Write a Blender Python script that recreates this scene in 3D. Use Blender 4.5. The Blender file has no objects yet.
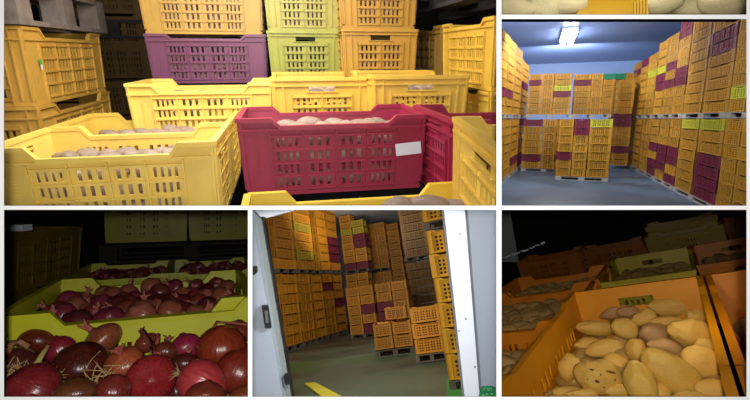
import bpy, bmesh, math, random
from mathutils import Vector, Matrix, noise
V = Vector
S = bpy.context.scene
COL = S.collection
F = 450.0                                    # focal length in pixels of a 750 px wide frame
CAM = V((0, 0, 1.6))
random.seed(7)

# ------------------------------------------------------------------ camera
cd = bpy.data.cameras.new('camera'); cd.sensor_width = 36; cd.lens = 36 * F / 750
cd.clip_start = 0.02; cd.clip_end = 200
cam = bpy.data.objects.new('camera', cd); COL.objects.link(cam)
cam.location = CAM; cam.rotation_euler = (math.pi / 2, 0, 0)
S.camera = cam
S.view_settings.view_transform = 'Standard'; S.view_settings.look = 'None'
S.view_settings.gamma = 1; S.view_settings.use_curve_mapping = False
S.view_settings.exposure = 0

def ray(x, y): return V(((x - 375) / F, 1, (200 - y) / F))
def proj(P):
    d = P - CAM
    return (375 + F * d.x / d.y, 200 - F * d.z / d.y)

# ------------------------------------------------------------------ materials
def lin(r, g, b):
    f = lambda c: c / 12.92 if c <= .04045 else ((c + .055) / 1.055) ** 2.4
    return (f(r / 255), f(g / 255), f(b / 255), 1)

def mat(name, col=None, rough=.5, objcol=False, dirt=.15, scale=8, dirtcol=(.5, .42, .33), emis=None, metal=0, spec=.5, bump=0, bscale=60):
    m = bpy.data.materials.new(name); m.use_nodes = True
    nt = m.node_tree; b = nt.nodes['Principled BSDF']; L = nt.links
    b.inputs['Roughness'].default_value = rough; b.inputs['Metallic'].default_value = metal
    b.inputs['Specular IOR Level'].default_value = spec
    if objcol == 'attr':
        oi = nt.nodes.new('ShaderNodeAttribute'); oi.attribute_name = 'tint'; src = oi.outputs['Color']
    elif objcol:
        oi = nt.nodes.new('ShaderNodeObjectInfo'); src = oi.outputs['Color']
    else:
        rgb = nt.nodes.new('ShaderNodeRGB'); rgb.outputs[0].default_value = col; src = rgb.outputs[0]
    tc = nt.nodes.new('ShaderNodeTexCoord')
    nz = nt.nodes.new('ShaderNodeTexNoise'); nz.inputs['Scale'].default_value = scale; nz.inputs['Detail'].default_value = 6
    L.new(tc.outputs['Object'], nz.inputs['Vector'])
    rp = nt.nodes.new('ShaderNodeMapRange'); rp.inputs[1].default_value = .38; rp.inputs[2].default_value = .75
    rp.inputs[3].default_value = 0; rp.inputs[4].default_value = dirt
    L.new(nz.outputs['Fac'], rp.inputs[0])
    mx = nt.nodes.new('ShaderNodeMix'); mx.data_type = 'RGBA'; mx.blend_type = 'MULTIPLY'
    L.new(rp.outputs[0], mx.inputs[0]); L.new(src, mx.inputs[6]); mx.inputs[7].default_value = (*dirtcol, 1)
    L.new(mx.outputs[2], b.inputs['Base Color'])
    if bump:
        bn = nt.nodes.new('ShaderNodeTexNoise'); bn.inputs['Scale'].default_value = bscale; L.new(tc.outputs['Object'], bn.inputs['Vector'])
        bp = nt.nodes.new('ShaderNodeBump'); bp.inputs['Strength'].default_value = bump; bp.inputs['Distance'].default_value = .01
        L.new(bn.outputs['Fac'], bp.inputs['Height']); L.new(bp.outputs[0], b.inputs['Normal'])
    if emis:
        b.inputs['Emission Color'].default_value = emis[0]; b.inputs['Emission Strength'].default_value = emis[1]
    return m

M = {}
M['plastic'] = mat('crate_plastic', objcol=True, rough=.42, dirt=.35, scale=9, dirtcol=(.55, .45, .36))
M['plastic_far'] = mat('crate_plastic_weathered', objcol=True, rough=.6, dirt=.3, scale=3, dirtcol=(.6, .5, .4))
M['load'] = mat('crate_load', lin(96, 66, 36), rough=.8, dirt=.5, scale=5)
M['far_h'] = mat('crate_plastic_stacks', objcol='attr', rough=.6, dirt=.3, scale=3, dirtcol=(.6, .5, .4))
M['wood'] = mat('pallet_wood', lin(142, 130, 120), rough=.85, dirt=.7, scale=14, dirtcol=(.4, .36, .33), bump=.3)
M['wood_far'] = mat('pallet_wood_pale', lin(190, 182, 172), rough=.85, dirt=.6, scale=14, dirtcol=(.45, .4, .36))
M['wood_old'] = mat('pallet_wood_old', lin(112, 102, 86), rough=.9, dirt=.6, scale=14)
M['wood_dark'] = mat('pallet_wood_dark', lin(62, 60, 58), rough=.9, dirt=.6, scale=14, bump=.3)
M['trim'] = mat('white_paint', (.93, .93, .93, 1), rough=.6, dirt=.0)
M['part'] = mat('partition_board', lin(150, 150, 150), rough=.8, dirt=.2, scale=2)
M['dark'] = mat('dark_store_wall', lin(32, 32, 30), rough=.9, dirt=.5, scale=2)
M['paper'] = mat('paper', lin(222, 228, 236), rough=.7, dirt=.15, scale=30, dirtcol=(.7, .75, .8))
M['straw'] = mat('dry_straw', objcol=True, rough=.8, dirt=.5, scale=40)
M['black'] = mat('black_rubber', lin(22, 22, 24), rough=.5, dirt=.2)
M['metal'] = mat('brushed_metal', lin(150, 152, 155), rough=.35, metal=.8, dirt=.2)
M['white'] = mat('white_panel', lin(226, 230, 236), rough=.45, dirt=.12, scale=3, dirtcol=(.75, .78, .8))
M['door_grey'] = mat('grey_white_door', lin(158, 166, 176), rough=.45, dirt=.15, scale=3, dirtcol=(.75, .78, .8))
M['greypaint'] = mat('grey_jamb_paint', lin(128, 134, 130), rough=.6, dirt=.3, scale=6)
M['greencloth'] = mat('green_plastic', lin(12, 110, 60), rough=.5, dirt=.4, scale=14)
M['blue_panel'] = mat('blue_white_panel', lin(158, 182, 226), rough=.5, dirt=.15, scale=1)
M['ceil_panel'] = mat('blue_grey_ceiling', lin(118, 134, 176), rough=.35, dirt=.15, scale=.4, dirtcol=(.75, .78, .9))
M['tube'] = mat('fluorescent_tube', (1, 1, 1, 1), emis=((.82, .9, 1, 1), 45), dirt=0)

def potato_mat(name, specks=.75, objcol=True):
    m = mat(name, objcol=objcol, rough=.4, dirt=.55, scale=26, dirtcol=(.52, .42, .34), bump=.25, bscale=120, spec=.4)
    nt = m.node_tree; L = nt.links; b = nt.nodes['Principled BSDF']
    src = b.inputs['Base Color'].links[0].from_socket
    tc = nt.nodes.new('ShaderNodeTexCoord')
    vo = nt.nodes.new('ShaderNodeTexVoronoi'); vo.inputs['Scale'].default_value = 48
    L.new(tc.outputs['Object'], vo.inputs['Vector'])
    rp = nt.nodes.new('ShaderNodeMapRange'); rp.inputs[1].default_value = .06; rp.inputs[2].default_value = .16; rp.inputs[3].default_value = specks; rp.inputs[4].default_value = 0
    L.new(vo.outputs['Distance'], rp.inputs[0])
    mx = nt.nodes.new('ShaderNodeMix'); mx.data_type = 'RGBA'; mx.blend_type = 'MULTIPLY'
    L.new(rp.outputs[0], mx.inputs[0]); L.new(src, mx.inputs[6]); mx.inputs[7].default_value = (.45, .3, .18, 1)
    L.new(mx.outputs[2], b.inputs['Base Color'])
    return m
M['potato'] = potato_mat('potato_skin'); M['potato_h'] = potato_mat('potato_skin_heap', objcol='attr')

def onion_mat():
    m = bpy.data.materials.new('onion_skin'); m.use_nodes = True
    nt = m.node_tree; L = nt.links; b = nt.nodes['Principled BSDF']
    b.inputs['Roughness'].default_value = .3; b.inputs['Specular IOR Level'].default_value = .6
    tc = nt.nodes.new('ShaderNodeTexCoord'); sp = nt.nodes.new('ShaderNodeSeparateXYZ'); L.new(tc.outputs['Object'], sp.inputs[0])
    at = nt.nodes.new('ShaderNodeMath'); at.operation = 'ARCTAN2'; L.new(sp.outputs['Y'], at.inputs[0]); L.new(sp.outputs['X'], at.inputs[1])
    cb = nt.nodes.new('ShaderNodeCombineXYZ'); ml = nt.nodes.new('ShaderNodeMath'); ml.operation = 'MULTIPLY'; ml.inputs[1].default_value = 4
    L.new(at.outputs[0], ml.inputs[0]); L.new(ml.outputs[0], cb.inputs['X']); L.new(sp.outputs['Z'], cb.inputs['Z'])
    nz = nt.nodes.new('ShaderNodeTexNoise'); nz.inputs['Scale'].default_value = 2.2; nz.inputs['Detail'].default_value = 5; L.new(cb.outputs[0], nz.inputs['Vector'])
    oi = nt.nodes.new('ShaderNodeObjectInfo')
    rp = nt.nodes.new('ShaderNodeMapRange'); rp.inputs[1].default_value = .4; rp.inputs[2].default_value = .7; rp.inputs[3].default_value = 0; rp.inputs[4].default_value = .8
    L.new(nz.outputs['Fac'], rp.inputs[0])
    mx = nt.nodes.new('ShaderNodeMix'); mx.data_type = 'RGBA'; mx.blend_type = 'MULTIPLY'
    L.new(rp.outputs[0], mx.inputs[0]); L.new(oi.outputs['Color'], mx.inputs[6]); mx.inputs[7].default_value = (.5, .34, .36, 1)
    n2 = nt.nodes.new('ShaderNodeTexNoise'); n2.inputs['Scale'].default_value = 22; n2.inputs['Detail'].default_value = 3; L.new(tc.outputs['Object'], n2.inputs['Vector'])
    r2 = nt.nodes.new('ShaderNodeMapRange'); r2.inputs[1].default_value = .55; r2.inputs[2].default_value = .7; r2.inputs[3].default_value = 0; r2.inputs[4].default_value = .45
    L.new(n2.outputs['Fac'], r2.inputs[0])
    m2 = nt.nodes.new('ShaderNodeMix'); m2.data_type = 'RGBA'
    L.new(r2.outputs[0], m2.inputs[0]); L.new(mx.outputs[2], m2.inputs[6]); m2.inputs[7].default_value = (.30, .11, .05, 1)
    L.new(m2.outputs[2], b.inputs['Base Color'])
    bp = nt.nodes.new('ShaderNodeBump'); bp.inputs['Strength'].default_value = .25; bp.inputs['Distance'].default_value = .004
    L.new(nz.outputs['Fac'], bp.inputs['Height']); L.new(bp.outputs[0], b.inputs['Normal'])
    return m
M['onion'] = onion_mat()

def floor_mat(name, base, dark, extra, s):
    m = bpy.data.materials.new(name); m.use_nodes = True
    nt = m.node_tree; L = nt.links; b = nt.nodes['Principled BSDF']; b.inputs['Roughness'].default_value = .38
    tc = nt.nodes.new('ShaderNodeTexCoord')
    def nz(sc, a, c, d=5):
        n = nt.nodes.new('ShaderNodeTexNoise'); n.inputs['Scale'].default_value = sc; n.inputs['Detail'].default_value = d; L.new(tc.outputs['Object'], n.inputs['Vector'])
        r = nt.nodes.new('ShaderNodeMapRange'); r.inputs[1].default_value = a; r.inputs[2].default_value = c; L.new(n.outputs['Fac'], r.inputs[0]); return r.outputs[0]
    m1 = nt.nodes.new('ShaderNodeMix'); m1.data_type = 'RGBA'; m1.inputs[6].default_value = base; m1.inputs[7].default_value = dark; L.new(nz(s, .45, .68), m1.inputs[0])
    m2 = nt.nodes.new('ShaderNodeMix'); m2.data_type = 'RGBA'; m2.inputs[7].default_value = extra; L.new(m1.outputs[2], m2.inputs[6]); L.new(nz(s * .45 + .02, .52, .66, 3), m2.inputs[0])
    L.new(m2.outputs[2], b.inputs['Base Color'])
    return m
M['floorC'] = floor_mat('concrete_floor_blue', lin(98, 124, 146), lin(54, 68, 84), lin(78, 98, 116), .5)
M['floorE'] = floor_mat('concrete_floor_green', lin(90, 104, 84), lin(48, 58, 46), lin(52, 90, 42), .8)

# ------------------------------------------------------------------ cells (the six bays) and their frames
class Cell:
    def __init__(s, name, rect, v, w=None, u=None, h=0):
        s.name = name; s.rect = rect; s.v = v.normalized(); s.h = h; s.objs = []
        if u is None: u = w.cross(s.v)
        u = u - s.v * u.dot(s.v); s.u = u.normalized(); s.w = s.v.cross(s.u)
    def axes(s, yaw=0):
        a = math.radians(yaw); ux = s.u * math.cos(a) + s.w * math.sin(a)
        return ux, s.v.cross(ux), s.v
    def M(s, P, yaw=0):
        a, b, c = s.axes(yaw); m = Matrix((a, b, c)).transposed().to_4x4(); m.translation = P; return m
    def hit(s, x, y, z=0):                    # point of the level z above the bay's floor seen at a pixel
        r = ray(x, y); t = (z - s.h) / s.v.dot(r); return CAM + r * t
def vhor(p, q):
    a, b = ray(*p), ray(*q); v = a.cross(b)
    return v if v.z > 0 else -v
CA = Cell('A', (4, -150, 496.5, 205.7), V((.001, -.311, .951)), u=V((.981, .184, .059)), h=1)
CB = Cell('B', (501.5, -60, 746.5, 14.6), V((0, -.3, .95)), u=V((1, 0, 0)), h=1)
CC = Cell('C', (501.5, 19, 746.5, 205.7), vhor((538, 118), (638, 118)), w=ray(538, 118), h=2.32)
CD = Cell('D', (4, 209.8, 248, 396.8), V((-.003, .015, 1)), u=V((.921, .39, -.003)), h=1)
CE = Cell('E', (252.3, 209.8, 496.5, 396.8), vhor((495, 281), (395, 295)), w=ray(495, 281), h=1.2)
CF = Cell('F', (501.5, 209.8, 746.5, 396.8), V((-.234, .095, .968)), u=V((.803, -.542, .247)), h=1)
YF = .60

WM = {}
def tag(o, label=None, cat=None, group=None, kind=None):
    if label: o['label'] = label
    if cat: o['category'] = cat
    if group: o['group'] = group
    if kind: o['kind'] = kind
    return o
def link(o, Mw, cell, parent=None, color=None):
    COL.objects.link(o)
    if parent: o.parent = parent; o.matrix_local = Mw if Mw is not None else Matrix()
    else: o.matrix_world = Mw if Mw is not None else Matrix()
    if Mw is None: Mw = Matrix()
    WM[o] = WM[parent] @ Mw if parent else Mw
    if color: o.color = color
    if cell and o.type == 'MESH': cell.objs.append(o)
    return o
def bm_mesh(bm, name, m, smooth=False):
    bmesh.ops.recalc_face_normals(bm, faces=bm.faces)
    me = bpy.data.meshes.new(name); bm.to_mesh(me); bm.free()
    for mm in (m if isinstance(m, (list, tuple)) else [m]): me.materials.append(mm)
    if smooth:
        for p in me.polygons: p.use_smooth = True
    return me
def mob(name, me, Mw, cell, parent=None, color=None): return link(bpy.data.objects.new(name, me), Mw, cell, parent, color)
def emp(name, Mw, cell=None):
    o = bpy.data.objects.new(name, None); o.empty_display_size = .05; return link(o, Mw, cell)

def box(bm, lo, hi, mi=0):
    vs = [bm.verts.new((x, y, z)) for x in (lo[0], hi[0]) for y in (lo[1], hi[1]) for z in (lo[2], hi[2])]
    for f in ((0, 1, 3, 2), (4, 6, 7, 5), (0, 4, 5, 1), (2, 3, 7, 6), (0, 2, 6, 4), (1, 5, 7, 3)):
        bm.faces.new([vs[i] for i in f]).material_index = mi
def tube(bm, pts, rs, n=6):
    rings = []
    for i, p in enumerate(pts):
        d = (pts[min(i + 1, len(pts) - 1)] - pts[max(i - 1, 0)]).normalized()
        a = d.orthogonal().normalized(); b = d.cross(a)
        rings.append([bm.verts.new(p + (a * math.cos(k * 2 * math.pi / n) + b * math.sin(k * 2 * math.pi / n)) * rs[i]) for k in range(n)])
    for r0, r1 in zip(rings, rings[1:]):
        for k in range(n): bm.faces.new((r0[k], r0[(k + 1) % n], r1[(k + 1) % n], r1[k]))
    bm.faces.new(rings[0]); bm.faces.new(rings[-1])

def gwall(bm, fn, nv, xs, zs, holes, t):      # perforated wall: fn(s, z) is the outer face, nv the outward normal
    V0 = {}; V1 = {}
    def vo(i, j):
        if (i, j) not in V0:
            p = fn(xs[i], zs[j]); V0[i, j] = bm.verts.new(p); V1[i, j] = bm.verts.new(p - nv * t)
        return V0[i, j], V1[i, j]
    nx, nz_ = len(xs) - 1, len(zs) - 1
    solid = lambda i, j: 0 <= i < nx and 0 <= j < nz_ and (i, j) not in holes
    for i in range(nx):
        for j in range(nz_):
            if not solid(i, j): continue
            c = [vo(i, j), vo(i + 1, j), vo(i + 1, j + 1), vo(i, j + 1)]
            bm.faces.new([a[0] for a in c]); bm.faces.new([a[1] for a in reversed(c)])
            for (di, dj, a, b) in ((0, -1, 0, 1), (1, 0, 1, 2), (0, 1, 2, 3), (-1, 0, 3, 0)):
                if not solid(i + di, j + dj):
                    bm.faces.new((c[a][0], c[a][1], c[b][1], c[b][0]))

# ------------------------------------------------------------------ the detailed crate
CR = {}
def crate_meshes(L, W, H, ear=.03, swap=False):
    """long walls on +-y with four groups of slots and a dipped rim, end walls on +-x with a hand hole"""
    key = (round(L, 3), round(W, 3), round(H, 3), ear, swap)
    if key in CR: return CR[key]
    tp = .009; t = .004; out = []
    def build(half, off, axis, sgn, groups, handle, cf):        # cf: share of the half length taken by the plain corner
        bm = bmesh.new()
        n = V((0, sgn, 0)) if axis == 'x' else V((sgn, 0, 0))
        c1 = half * (1 - cf * 1.0); c0 = c1 - .09 * half
        top = lambda s: H if abs(s) >= c1 - 1e-6 else (H - ear if abs(s) <= c0 + 1e-6 else H - ear * (c1 - abs(s)) / (c1 - c0))
        if handle: top = lambda s: H
        def fn(s, z, d=0):
            k = 1 - z / H if z < H else 0
            if z >= H - 1e-6: z = top(s)
            a = s * (1 - tp / half * k); b = sgn * (off - tp * k + d)
            return V((a, b, z)) if axis == 'x' else V((b, a, z))
        ci = .70 * half if not handle else .64 * half
        xs = [-half, -c1, -c0]; holes_x = []
        pitch = 2 * ci / len(groups); gx = [-ci]
        for g, ns in enumerate(groups):
            a = -ci + g * pitch + .12 * pitch; b = a + .76 * pitch; st = (b - a) / ns
            for k in range(ns):
                x0 = a + k * st + st * .27; x1 = x0 + st * .46
                holes_x.append((x0, x1)); xs += [x0, x1]
            gx.append(-ci + (g + 1) * pitch)
        xs += [c0, c1, half]
        if handle: xs += [-.27 * half, .27 * half]
        xs = sorted(set(round(x, 5) for x in xs))
        zt = H - ear - .012 if not handle else H - .03
        zr0, zr1 = .08 * H, (.77 * H if not handle else .71 * H)
        nr = 4; rp = (zr1 - zr0) / nr; zs = [0]; rows = []
        for r in range(nr):
            rows.append((zr0 + r * rp + .2 * rp, zr0 + (r + 1) * rp - .14 * rp)); zs += rows[-1]
        if handle: zs += [.79 * H, .88 * H]
        zs += [H]; zs = sorted(set(round(z, 5) for z in zs))
        holes = set()
        for i in range(len(xs) - 1):
            xm = (xs[i] + xs[i + 1]) / 2
            for j in range(len(zs) - 1):
                zm = (zs[j] + zs[j + 1]) / 2
                if any(a < xm < b for a, b in holes_x) and any(a < zm < b for a, b in rows): holes.add((i, j))
                if handle and abs(xm) < .27 * half and .79 * H < zm < .88 * H: holes.add((i, j))
        gwall(bm, fn, n, xs, zs, holes, t)
        def rib(s0, s1, z0, z1, d):
            vs = [bm.verts.new(fn(s, z) + n * e) for s in (s0, s1) for z in (z0, z1) for e in (-.001, d)]
            for f in ((0, 1, 3, 2), (4, 6, 7, 5), (0, 4, 5, 1), (2, 3, 7, 6), (0, 2, 6, 4), (1, 5, 7, 3)): bm.faces.new([vs[i] for i in f])
        for r in range(nr + 1):
            z = zr0 + r * rp; rib(-ci, ci, z - .0025, z + .0025, .007)
        for g in gx: rib(g - .002, g + .002, .03 * H, zr1 + .012, .007)
        rib(-half, half, .0, .012, .004)
        for s in (-half + .004, half - .004) + ((-c1, c1) if handle else ()): rib(s - .003, s + .003, .02, H - .004, .006)
        z = H - ear - .010; rib(-half, half, z - .003, z + .003, .008)
        if handle:
            rib(-.34 * half, .34 * half, .775 * H, .785 * H, .006); rib(-.34 * half, .34 * half, .885 * H, .895 * H, .006)
        out.append(('end_panel' if handle else 'side_panel', bm_mesh(bm, 'crate_wall', M['plastic'])))
        rb = bmesh.new(); rx = sorted(set([-half, -c1, -c0, c0, c1, half]))
        prev = None
        for s in rx:
            q = []
            for (d, dz) in ((-.007, -.011), (.009, -.011), (.009, .001), (-.007, .001)):
                p = fn(s, H) + n * d; p.z += dz; q.append(rb.verts.new(p))
            if prev:
                for k in range(4): rb.faces.new((prev[k], prev[(k + 1) % 4], q[(k + 1) % 4], q[k]))
            else: rb.faces.new(q)
            prev = q
        rb.faces.new(prev)
        return rb
    gl = [4, 3, 3, 4]; gs = [4, 4]
    rims = [build(L / 2, W / 2, 'x', -1, gl, False, .33), build(L / 2, W / 2, 'x', 1, gl, False, .33),
            build(W / 2, L / 2, 'y', -1, gs, True, .2), build(W / 2, L / 2, 'y', 1, gs, True, .2)]
    rm = bmesh.new()
    for b in rims:
        me = bpy.data.meshes.new('x'); b.to_mesh(me); b.free(); rm.from_mesh(me); bpy.data.meshes.remove(me)
    out.append(('rim', bm_mesh(rm, 'crate_rim', M['plastic'])))
    bm = bmesh.new(); box(bm, (-L / 2 + tp + .002, -W / 2 + tp + .002, .003), (L / 2 - tp - .002, W / 2 - tp - .002, .009))
    out.append(('base', bm_mesh(bm, 'crate_base', M['plastic'])))
    # raised strokes moulded down one corner of the front side
    bm = bmesh.new()
    for i, ln in enumerate((.5, 1, .8, .3, 1, .7, 1, .6, .9, 1, .5, 1, .8)):
        z = H * (.26 + i * .036); k = 1 - z / H
        x = -L / 2 + .085 * L; y = -(W / 2 - tp * k)
        box(bm, (x - .006 * ln, y - .0018, z), (x + .006 * ln, y + .001, z + .0022))
    out.append(('raised_lettering', bm_mesh(bm, 'moulded_marks', M['plastic'])))
    CR[key] = out
    return out

def near_crate(cell, Mw, L, W, H, color, label, ear=.03, group=None, name='plastic_crate'):
    r = emp(name, Mw); r['label'] = label; r['category'] = 'crate'
    if group: r['group'] = group
    first = None
    for nm, me in crate_meshes(L, W, H, ear):
        p = mob(nm, me, Matrix(), cell, first if nm == 'raised_lettering' else r, color); first = first or p
    return r

def corner_M(cell, P, L, W, H, ijk, yaw):
    a, b, c = cell.axes(yaw)
    base = P - a * (ijk[0] - .5) * L - b * (ijk[1] - .5) * W - c * ijk[2] * H
    return cell.M(base, yaw)
def by_width(cell, x0, y0, x1, L, W, H, ijk=(0, 0, 1), yaw=0):   # crate whose corner is seen at x0,y0 and whose edge of length L ends at x1
    r0 = ray(x0, y0); k = (x1 - 375) / F; ux = cell.axes(yaw)[0]
    t = L * (ux.x - k * ux.y) / (k - r0.x)
    return corner_M(cell, CAM + r0 * t, L, W, H, ijk, yaw), t

# ------------------------------------------------------------------ vegetables
def potato_mesh(seed, rough=.05):
    bm = bmesh.new(); bmesh.ops.create_icosphere(bm, subdivisions=4, radius=1)
    o = V((seed * 3.7, seed * 1.3, 0)); eyes = [V((random.gauss(0, 1), random.gauss(0, 1), random.gauss(0, 1))).normalized() for _ in range(6)]
    for v in bm.verts:
        p = v.co.copy(); k = 1 + noise.noise(p * .9 + o) * .18 + noise.noise(p * 2.5 + o) * rough
        for e in eyes:
            d = (p - e).length
            if d < .22: k -= .035 * (1 - d / .22)
        # slightly egg-shaped and bent
        v.co = V((p.x * k, p.y * k * (1 + .1 * p.x), p.z * k * .93 + .07 * p.x * p.x))
    return bm_mesh(bm, 'potato', M['potato'], True)
POT = [potato_mesh(i + 1) for i in range(8)]
def potato(cell, P, a, b, c, ax, yawish, color, label, group=None, seed=None):
    """a, b, c half axes; ax = matrix axes"""
    me = POT[(seed if seed is not None else random.randrange(8)) % 8]
    R = Matrix(ax).transposed().to_4x4() @ Matrix.Rotation(yawish, 4, 'Z') @ Matrix.Rotation(random.uniform(-.25, .25), 4, 'Y')
    m = Matrix.Translation(P) @ R @ Matrix.Diagonal((a, b, c, 1))
    o = mob('potato', me, m, cell, None, color); tag(o, label, 'potato', group); return o
def jit(c, k=.12):
    f = 1 + random.uniform(-k, k); return (min(1, c[0] * f), min(1, c[1] * f * (1 + random.uniform(-.03, .03))), min(1, c[2] * f), 1)

def fill_potatoes(cell, Mw, L, W, H, level, color, label, group, r=.027, top=True, front=0, ends=None, region=None, sides=''):
    a, b, c = [Mw.to_3x3().col[i].normalized() for i in range(3)]
    def put(x, y, z, rr, rot=None):
        P = Mw @ V((x, y, z)); s = rr * random.uniform(.85, 1.15)
        q = Matrix.Rotation(random.uniform(0, 3.14), 3, 'Z')
        potato(cell, P, s * random.uniform(1.15, 1.5), s, s * .9, (a, b, c), random.uniform(0, 3.14) if rot is None else rot, jit(color, .15), label, group)
    if top:
        nx = int((L - .03) / (r * 2.3)); ny = max(2, int((W - .03) / (r * 2.05)))
        for i in range(nx):
            for j in range(ny):
                x = -L / 2 + .02 + r * 1.25 + (i + .5 * (j % 2)) * (L - .04 - 2.5 * r) / max(1, nx - .5); y = -W / 2 + .022 + r * 1.1 + j * (W - .044 - 2.2 * r) / max(1, ny - 1)
                if region and not (region[0] <= x / L + .5 <= region[1] and region[2] <= y / W + .5 <= region[3]): continue
                hump = .008 * (1 - (2 * x / L) ** 2)
                put(x + random.uniform(-.006, .006), y + random.uniform(-.004, .004), level - r + hump + random.uniform(-.006, .006), r, random.uniform(-.35, .35) if j in (0, ny - 1) else None)
    for k in range(front):
        nx = int((L - .03) / (r * 2.2)); z = level - r * 2.6 - k * r * 1.8
        if z < r: break
        for i in range(nx):
            x = -L / 2 + .025 + r + (i + .5 * (k % 2)) * (L - .05 - 2 * r) / max(1, nx - .5)
            put(x, -W / 2 + .024 + r * 1.1, z, r * .92, random.uniform(-.15, .15))

# ================================================================== BAY A : crates of potatoes in the store
YEL = lin(240, 210, 104); RED = lin(158, 42, 70); PUR = lin(120, 68, 98); LIM = lin(158, 160, 66); ORY = lin(186, 144, 58); MUS = lin(192, 154, 66)
POTA = lin(152, 132, 116)
H = .235
def cA(x0, y0, x1, L, W, H, color, label, ijk=(0, 0, 1), yaw=0, ear=.03, group=None):
    m, t = by_width(CA, x0, y0, x1, L, W, H, ijk, yaw)
    if W > L:
        near_crate(CA, m @ Matrix.Rotation(math.pi / 2, 4, 'Z'), W, L, H, color, label, .018, group); return m, t
    near_crate(CA, m, L, W, H, color, label, ear, group); return m, t
# front yellow and the one behind it
m1, _ = cA(-17, 149, 213, .53, .33, .25, YEL, 'large yellow potato crate at the lower left front, beside the red crate')
fill_potatoes(CA, m1, .53, .33, .25, .188, POTA, 'dusty potato inside the big yellow crate at the lower left front', 'potatoes in the front left yellow crate', front=3)
m2 = m1 @ Matrix.Translation((0, .345, .0))
near_crate(CA, m2, .53, .33, .25, lin(222, 192, 84), 'yellow crate of potatoes directly behind the big front left yellow crate')
fill_potatoes(CA, m2, .53, .33, .25, .20, POTA, 'dusty potato inside the yellow crate behind the front left one', 'potatoes in the second yellow crate', top=True)
# red crate with the paper tag
m3, _ = cA(238, 119, 425, .53, .28, .225, RED, 'dark red crate of potatoes with a white paper tag, in the centre', ear=.022)
rc = [o for o in COL.objects if o.get('label', '').startswith('dark red crate')][0]
bm = bmesh.new(); box(bm, (0, -.001, 0), (.078, 0, .036)); 
for v in bm.verts: v.co.z += (v.co.x / .078) * .006 ; v.co.x += -(v.co.z) * .12
mob('paper_tag', bm_mesh(bm, 'paper_tag', M['paper']), Matrix.Translation((.53 * .337, -.1465, .105)), CA, rc)['label'] = 'white paper tag'
fill_potatoes(CA, m3, .53, .28, .225, .192, POTA, 'pale dusty potato inside the dark red crate with the paper tag', 'potatoes in the red crate with the tag', r=.035, front=3)
# second red crate to the right
P = corner_M(CA, CAM + ray(457, 121) * 1.10, .53, .36, .235, (0, 0, 1), 0)
near_crate(CA, P, .53, .36, .235, lin(148, 34, 62), 'dark red crate right of the tagged red crate, half hidden by a yellow crate')
fill_potatoes(CA, P, .53, .36, .235, .15, POTA, 'potato down in the half hidden right-hand red crate', 'potatoes in the right red crate')
# yellow crate at lower right, turned
P = corner_M(CA, CAM + ray(456, 117) * 1.06, .36, .5, .27, (0, 1, 1), -10)
near_crate(CA, P, .36, .5, .27, lin(226, 190, 80), 'yellow crate turned at an angle in the right foreground', ear=.02)
# yellow crate under the red one
m6, t6 = by_width(CA, 248, 194, 462, .53, .3, .24, (0, 1, 1), 0)
near_crate(CA, m6, .53, .3, .24, lin(228, 192, 58), 'yellow crate in front of and below the tagged red crate')
for k, (px, py, a) in enumerate(((402, 203, .045), (430, 201, .05), (452, 205, .04))):
    Pp = CAM + ray(px, py + 5) * (t6 - .06)
    potato(CA, Pp, a, .03, .026, CA.axes(0), random.uniform(-.4, .4), jit(POTA), 'potato at the rim of the low yellow crate beneath the tagged red crate', 'potatoes in the low front crate', k)
# second row: one long side, two ends
m, _ = cA(126, 84, 271, .53, .34, .235, YEL, 'yellow crate of potatoes, long side forward, below the purple crate')
fill_potatoes(CA, m, .53, .34, .235, .185, POTA, 'potato in the long-side yellow crate below the purple crate', 'potatoes below the purple crate', front=2)
m, _ = cA(272, 78, 369, .35, .5, .235, lin(226, 190, 76), 'yellow crate end with grey hand slot below the lime crates')
fill_potatoes(CA, m, .35, .5, .235, .19, POTA, 'potato in the yellow crate below the lime crates', 'potatoes below the lime crates', front=3, region=(0, 1, 0, .6))
m, _ = cA(373, 76, 468, .35, .5, .235, lin(228, 190, 78), 'yellow crate end with hand slot behind the half hidden red crate')
fill_potatoes(CA, m, .35, .5, .235, .19, POTA, 'potato in the yellow crate behind the right red crate', 'potatoes behind the right red crate', front=3, region=(0, 1, 0, .6))
# third row
def stackA(x0, yt, x1, L, W, items, n0, lab):
    m, t = by_width(CA, x0, yt, x1, L, W, .225, (0, 0, 1), 0)
    for k, (c, lb) in enumerate(items):
        mm = m @ Matrix.Translation((-.004 * k, 0, .222 * k))
        if W > L: near_crate(CA, mm @ Matrix.Rotation(math.pi / 2, 4, 'Z'), W, L, .222, c, lb, ear=.012)
        else: near_crate(CA, mm, L, W, .222, c, lb, ear=.02)
        fill_potatoes(CA, mm, L, W, .222, .19, lin(180, 160, 152), 'pale potato glimpsed through the slots of the ' + lab[k], 'potatoes behind the slots of the ' + lab[k], top=False, front=4, r=.026)
stackA(145, 33, 264, .53, .34, [(PUR, 'faded purple crate stacked between two yellow crates at the left'), (MUS, 'mustard crate on top of the faded purple crate'), (MUS, 'topmost mustard crate above the purple crate')][:2], 0, ['purple crate', 'mustard crate above the purple one'])
stackA(268, 30, 341, .34, .5, [(LIM, 'lime green crate end with black hand slot, lower of two'), (lin(168, 162, 72), 'lime green crate stacked on another lime crate')], 0, ['lower lime crate', 'upper lime crate'])
stackA(343, 28, 417, .34, .5, [(ORY, 'amber crate end with black hand slot beside the lower lime crate'), (lin(182, 140, 56), 'amber crate stacked beside the upper lime crate')], 0, ['lower amber crate', 'upper amber crate'])
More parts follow.
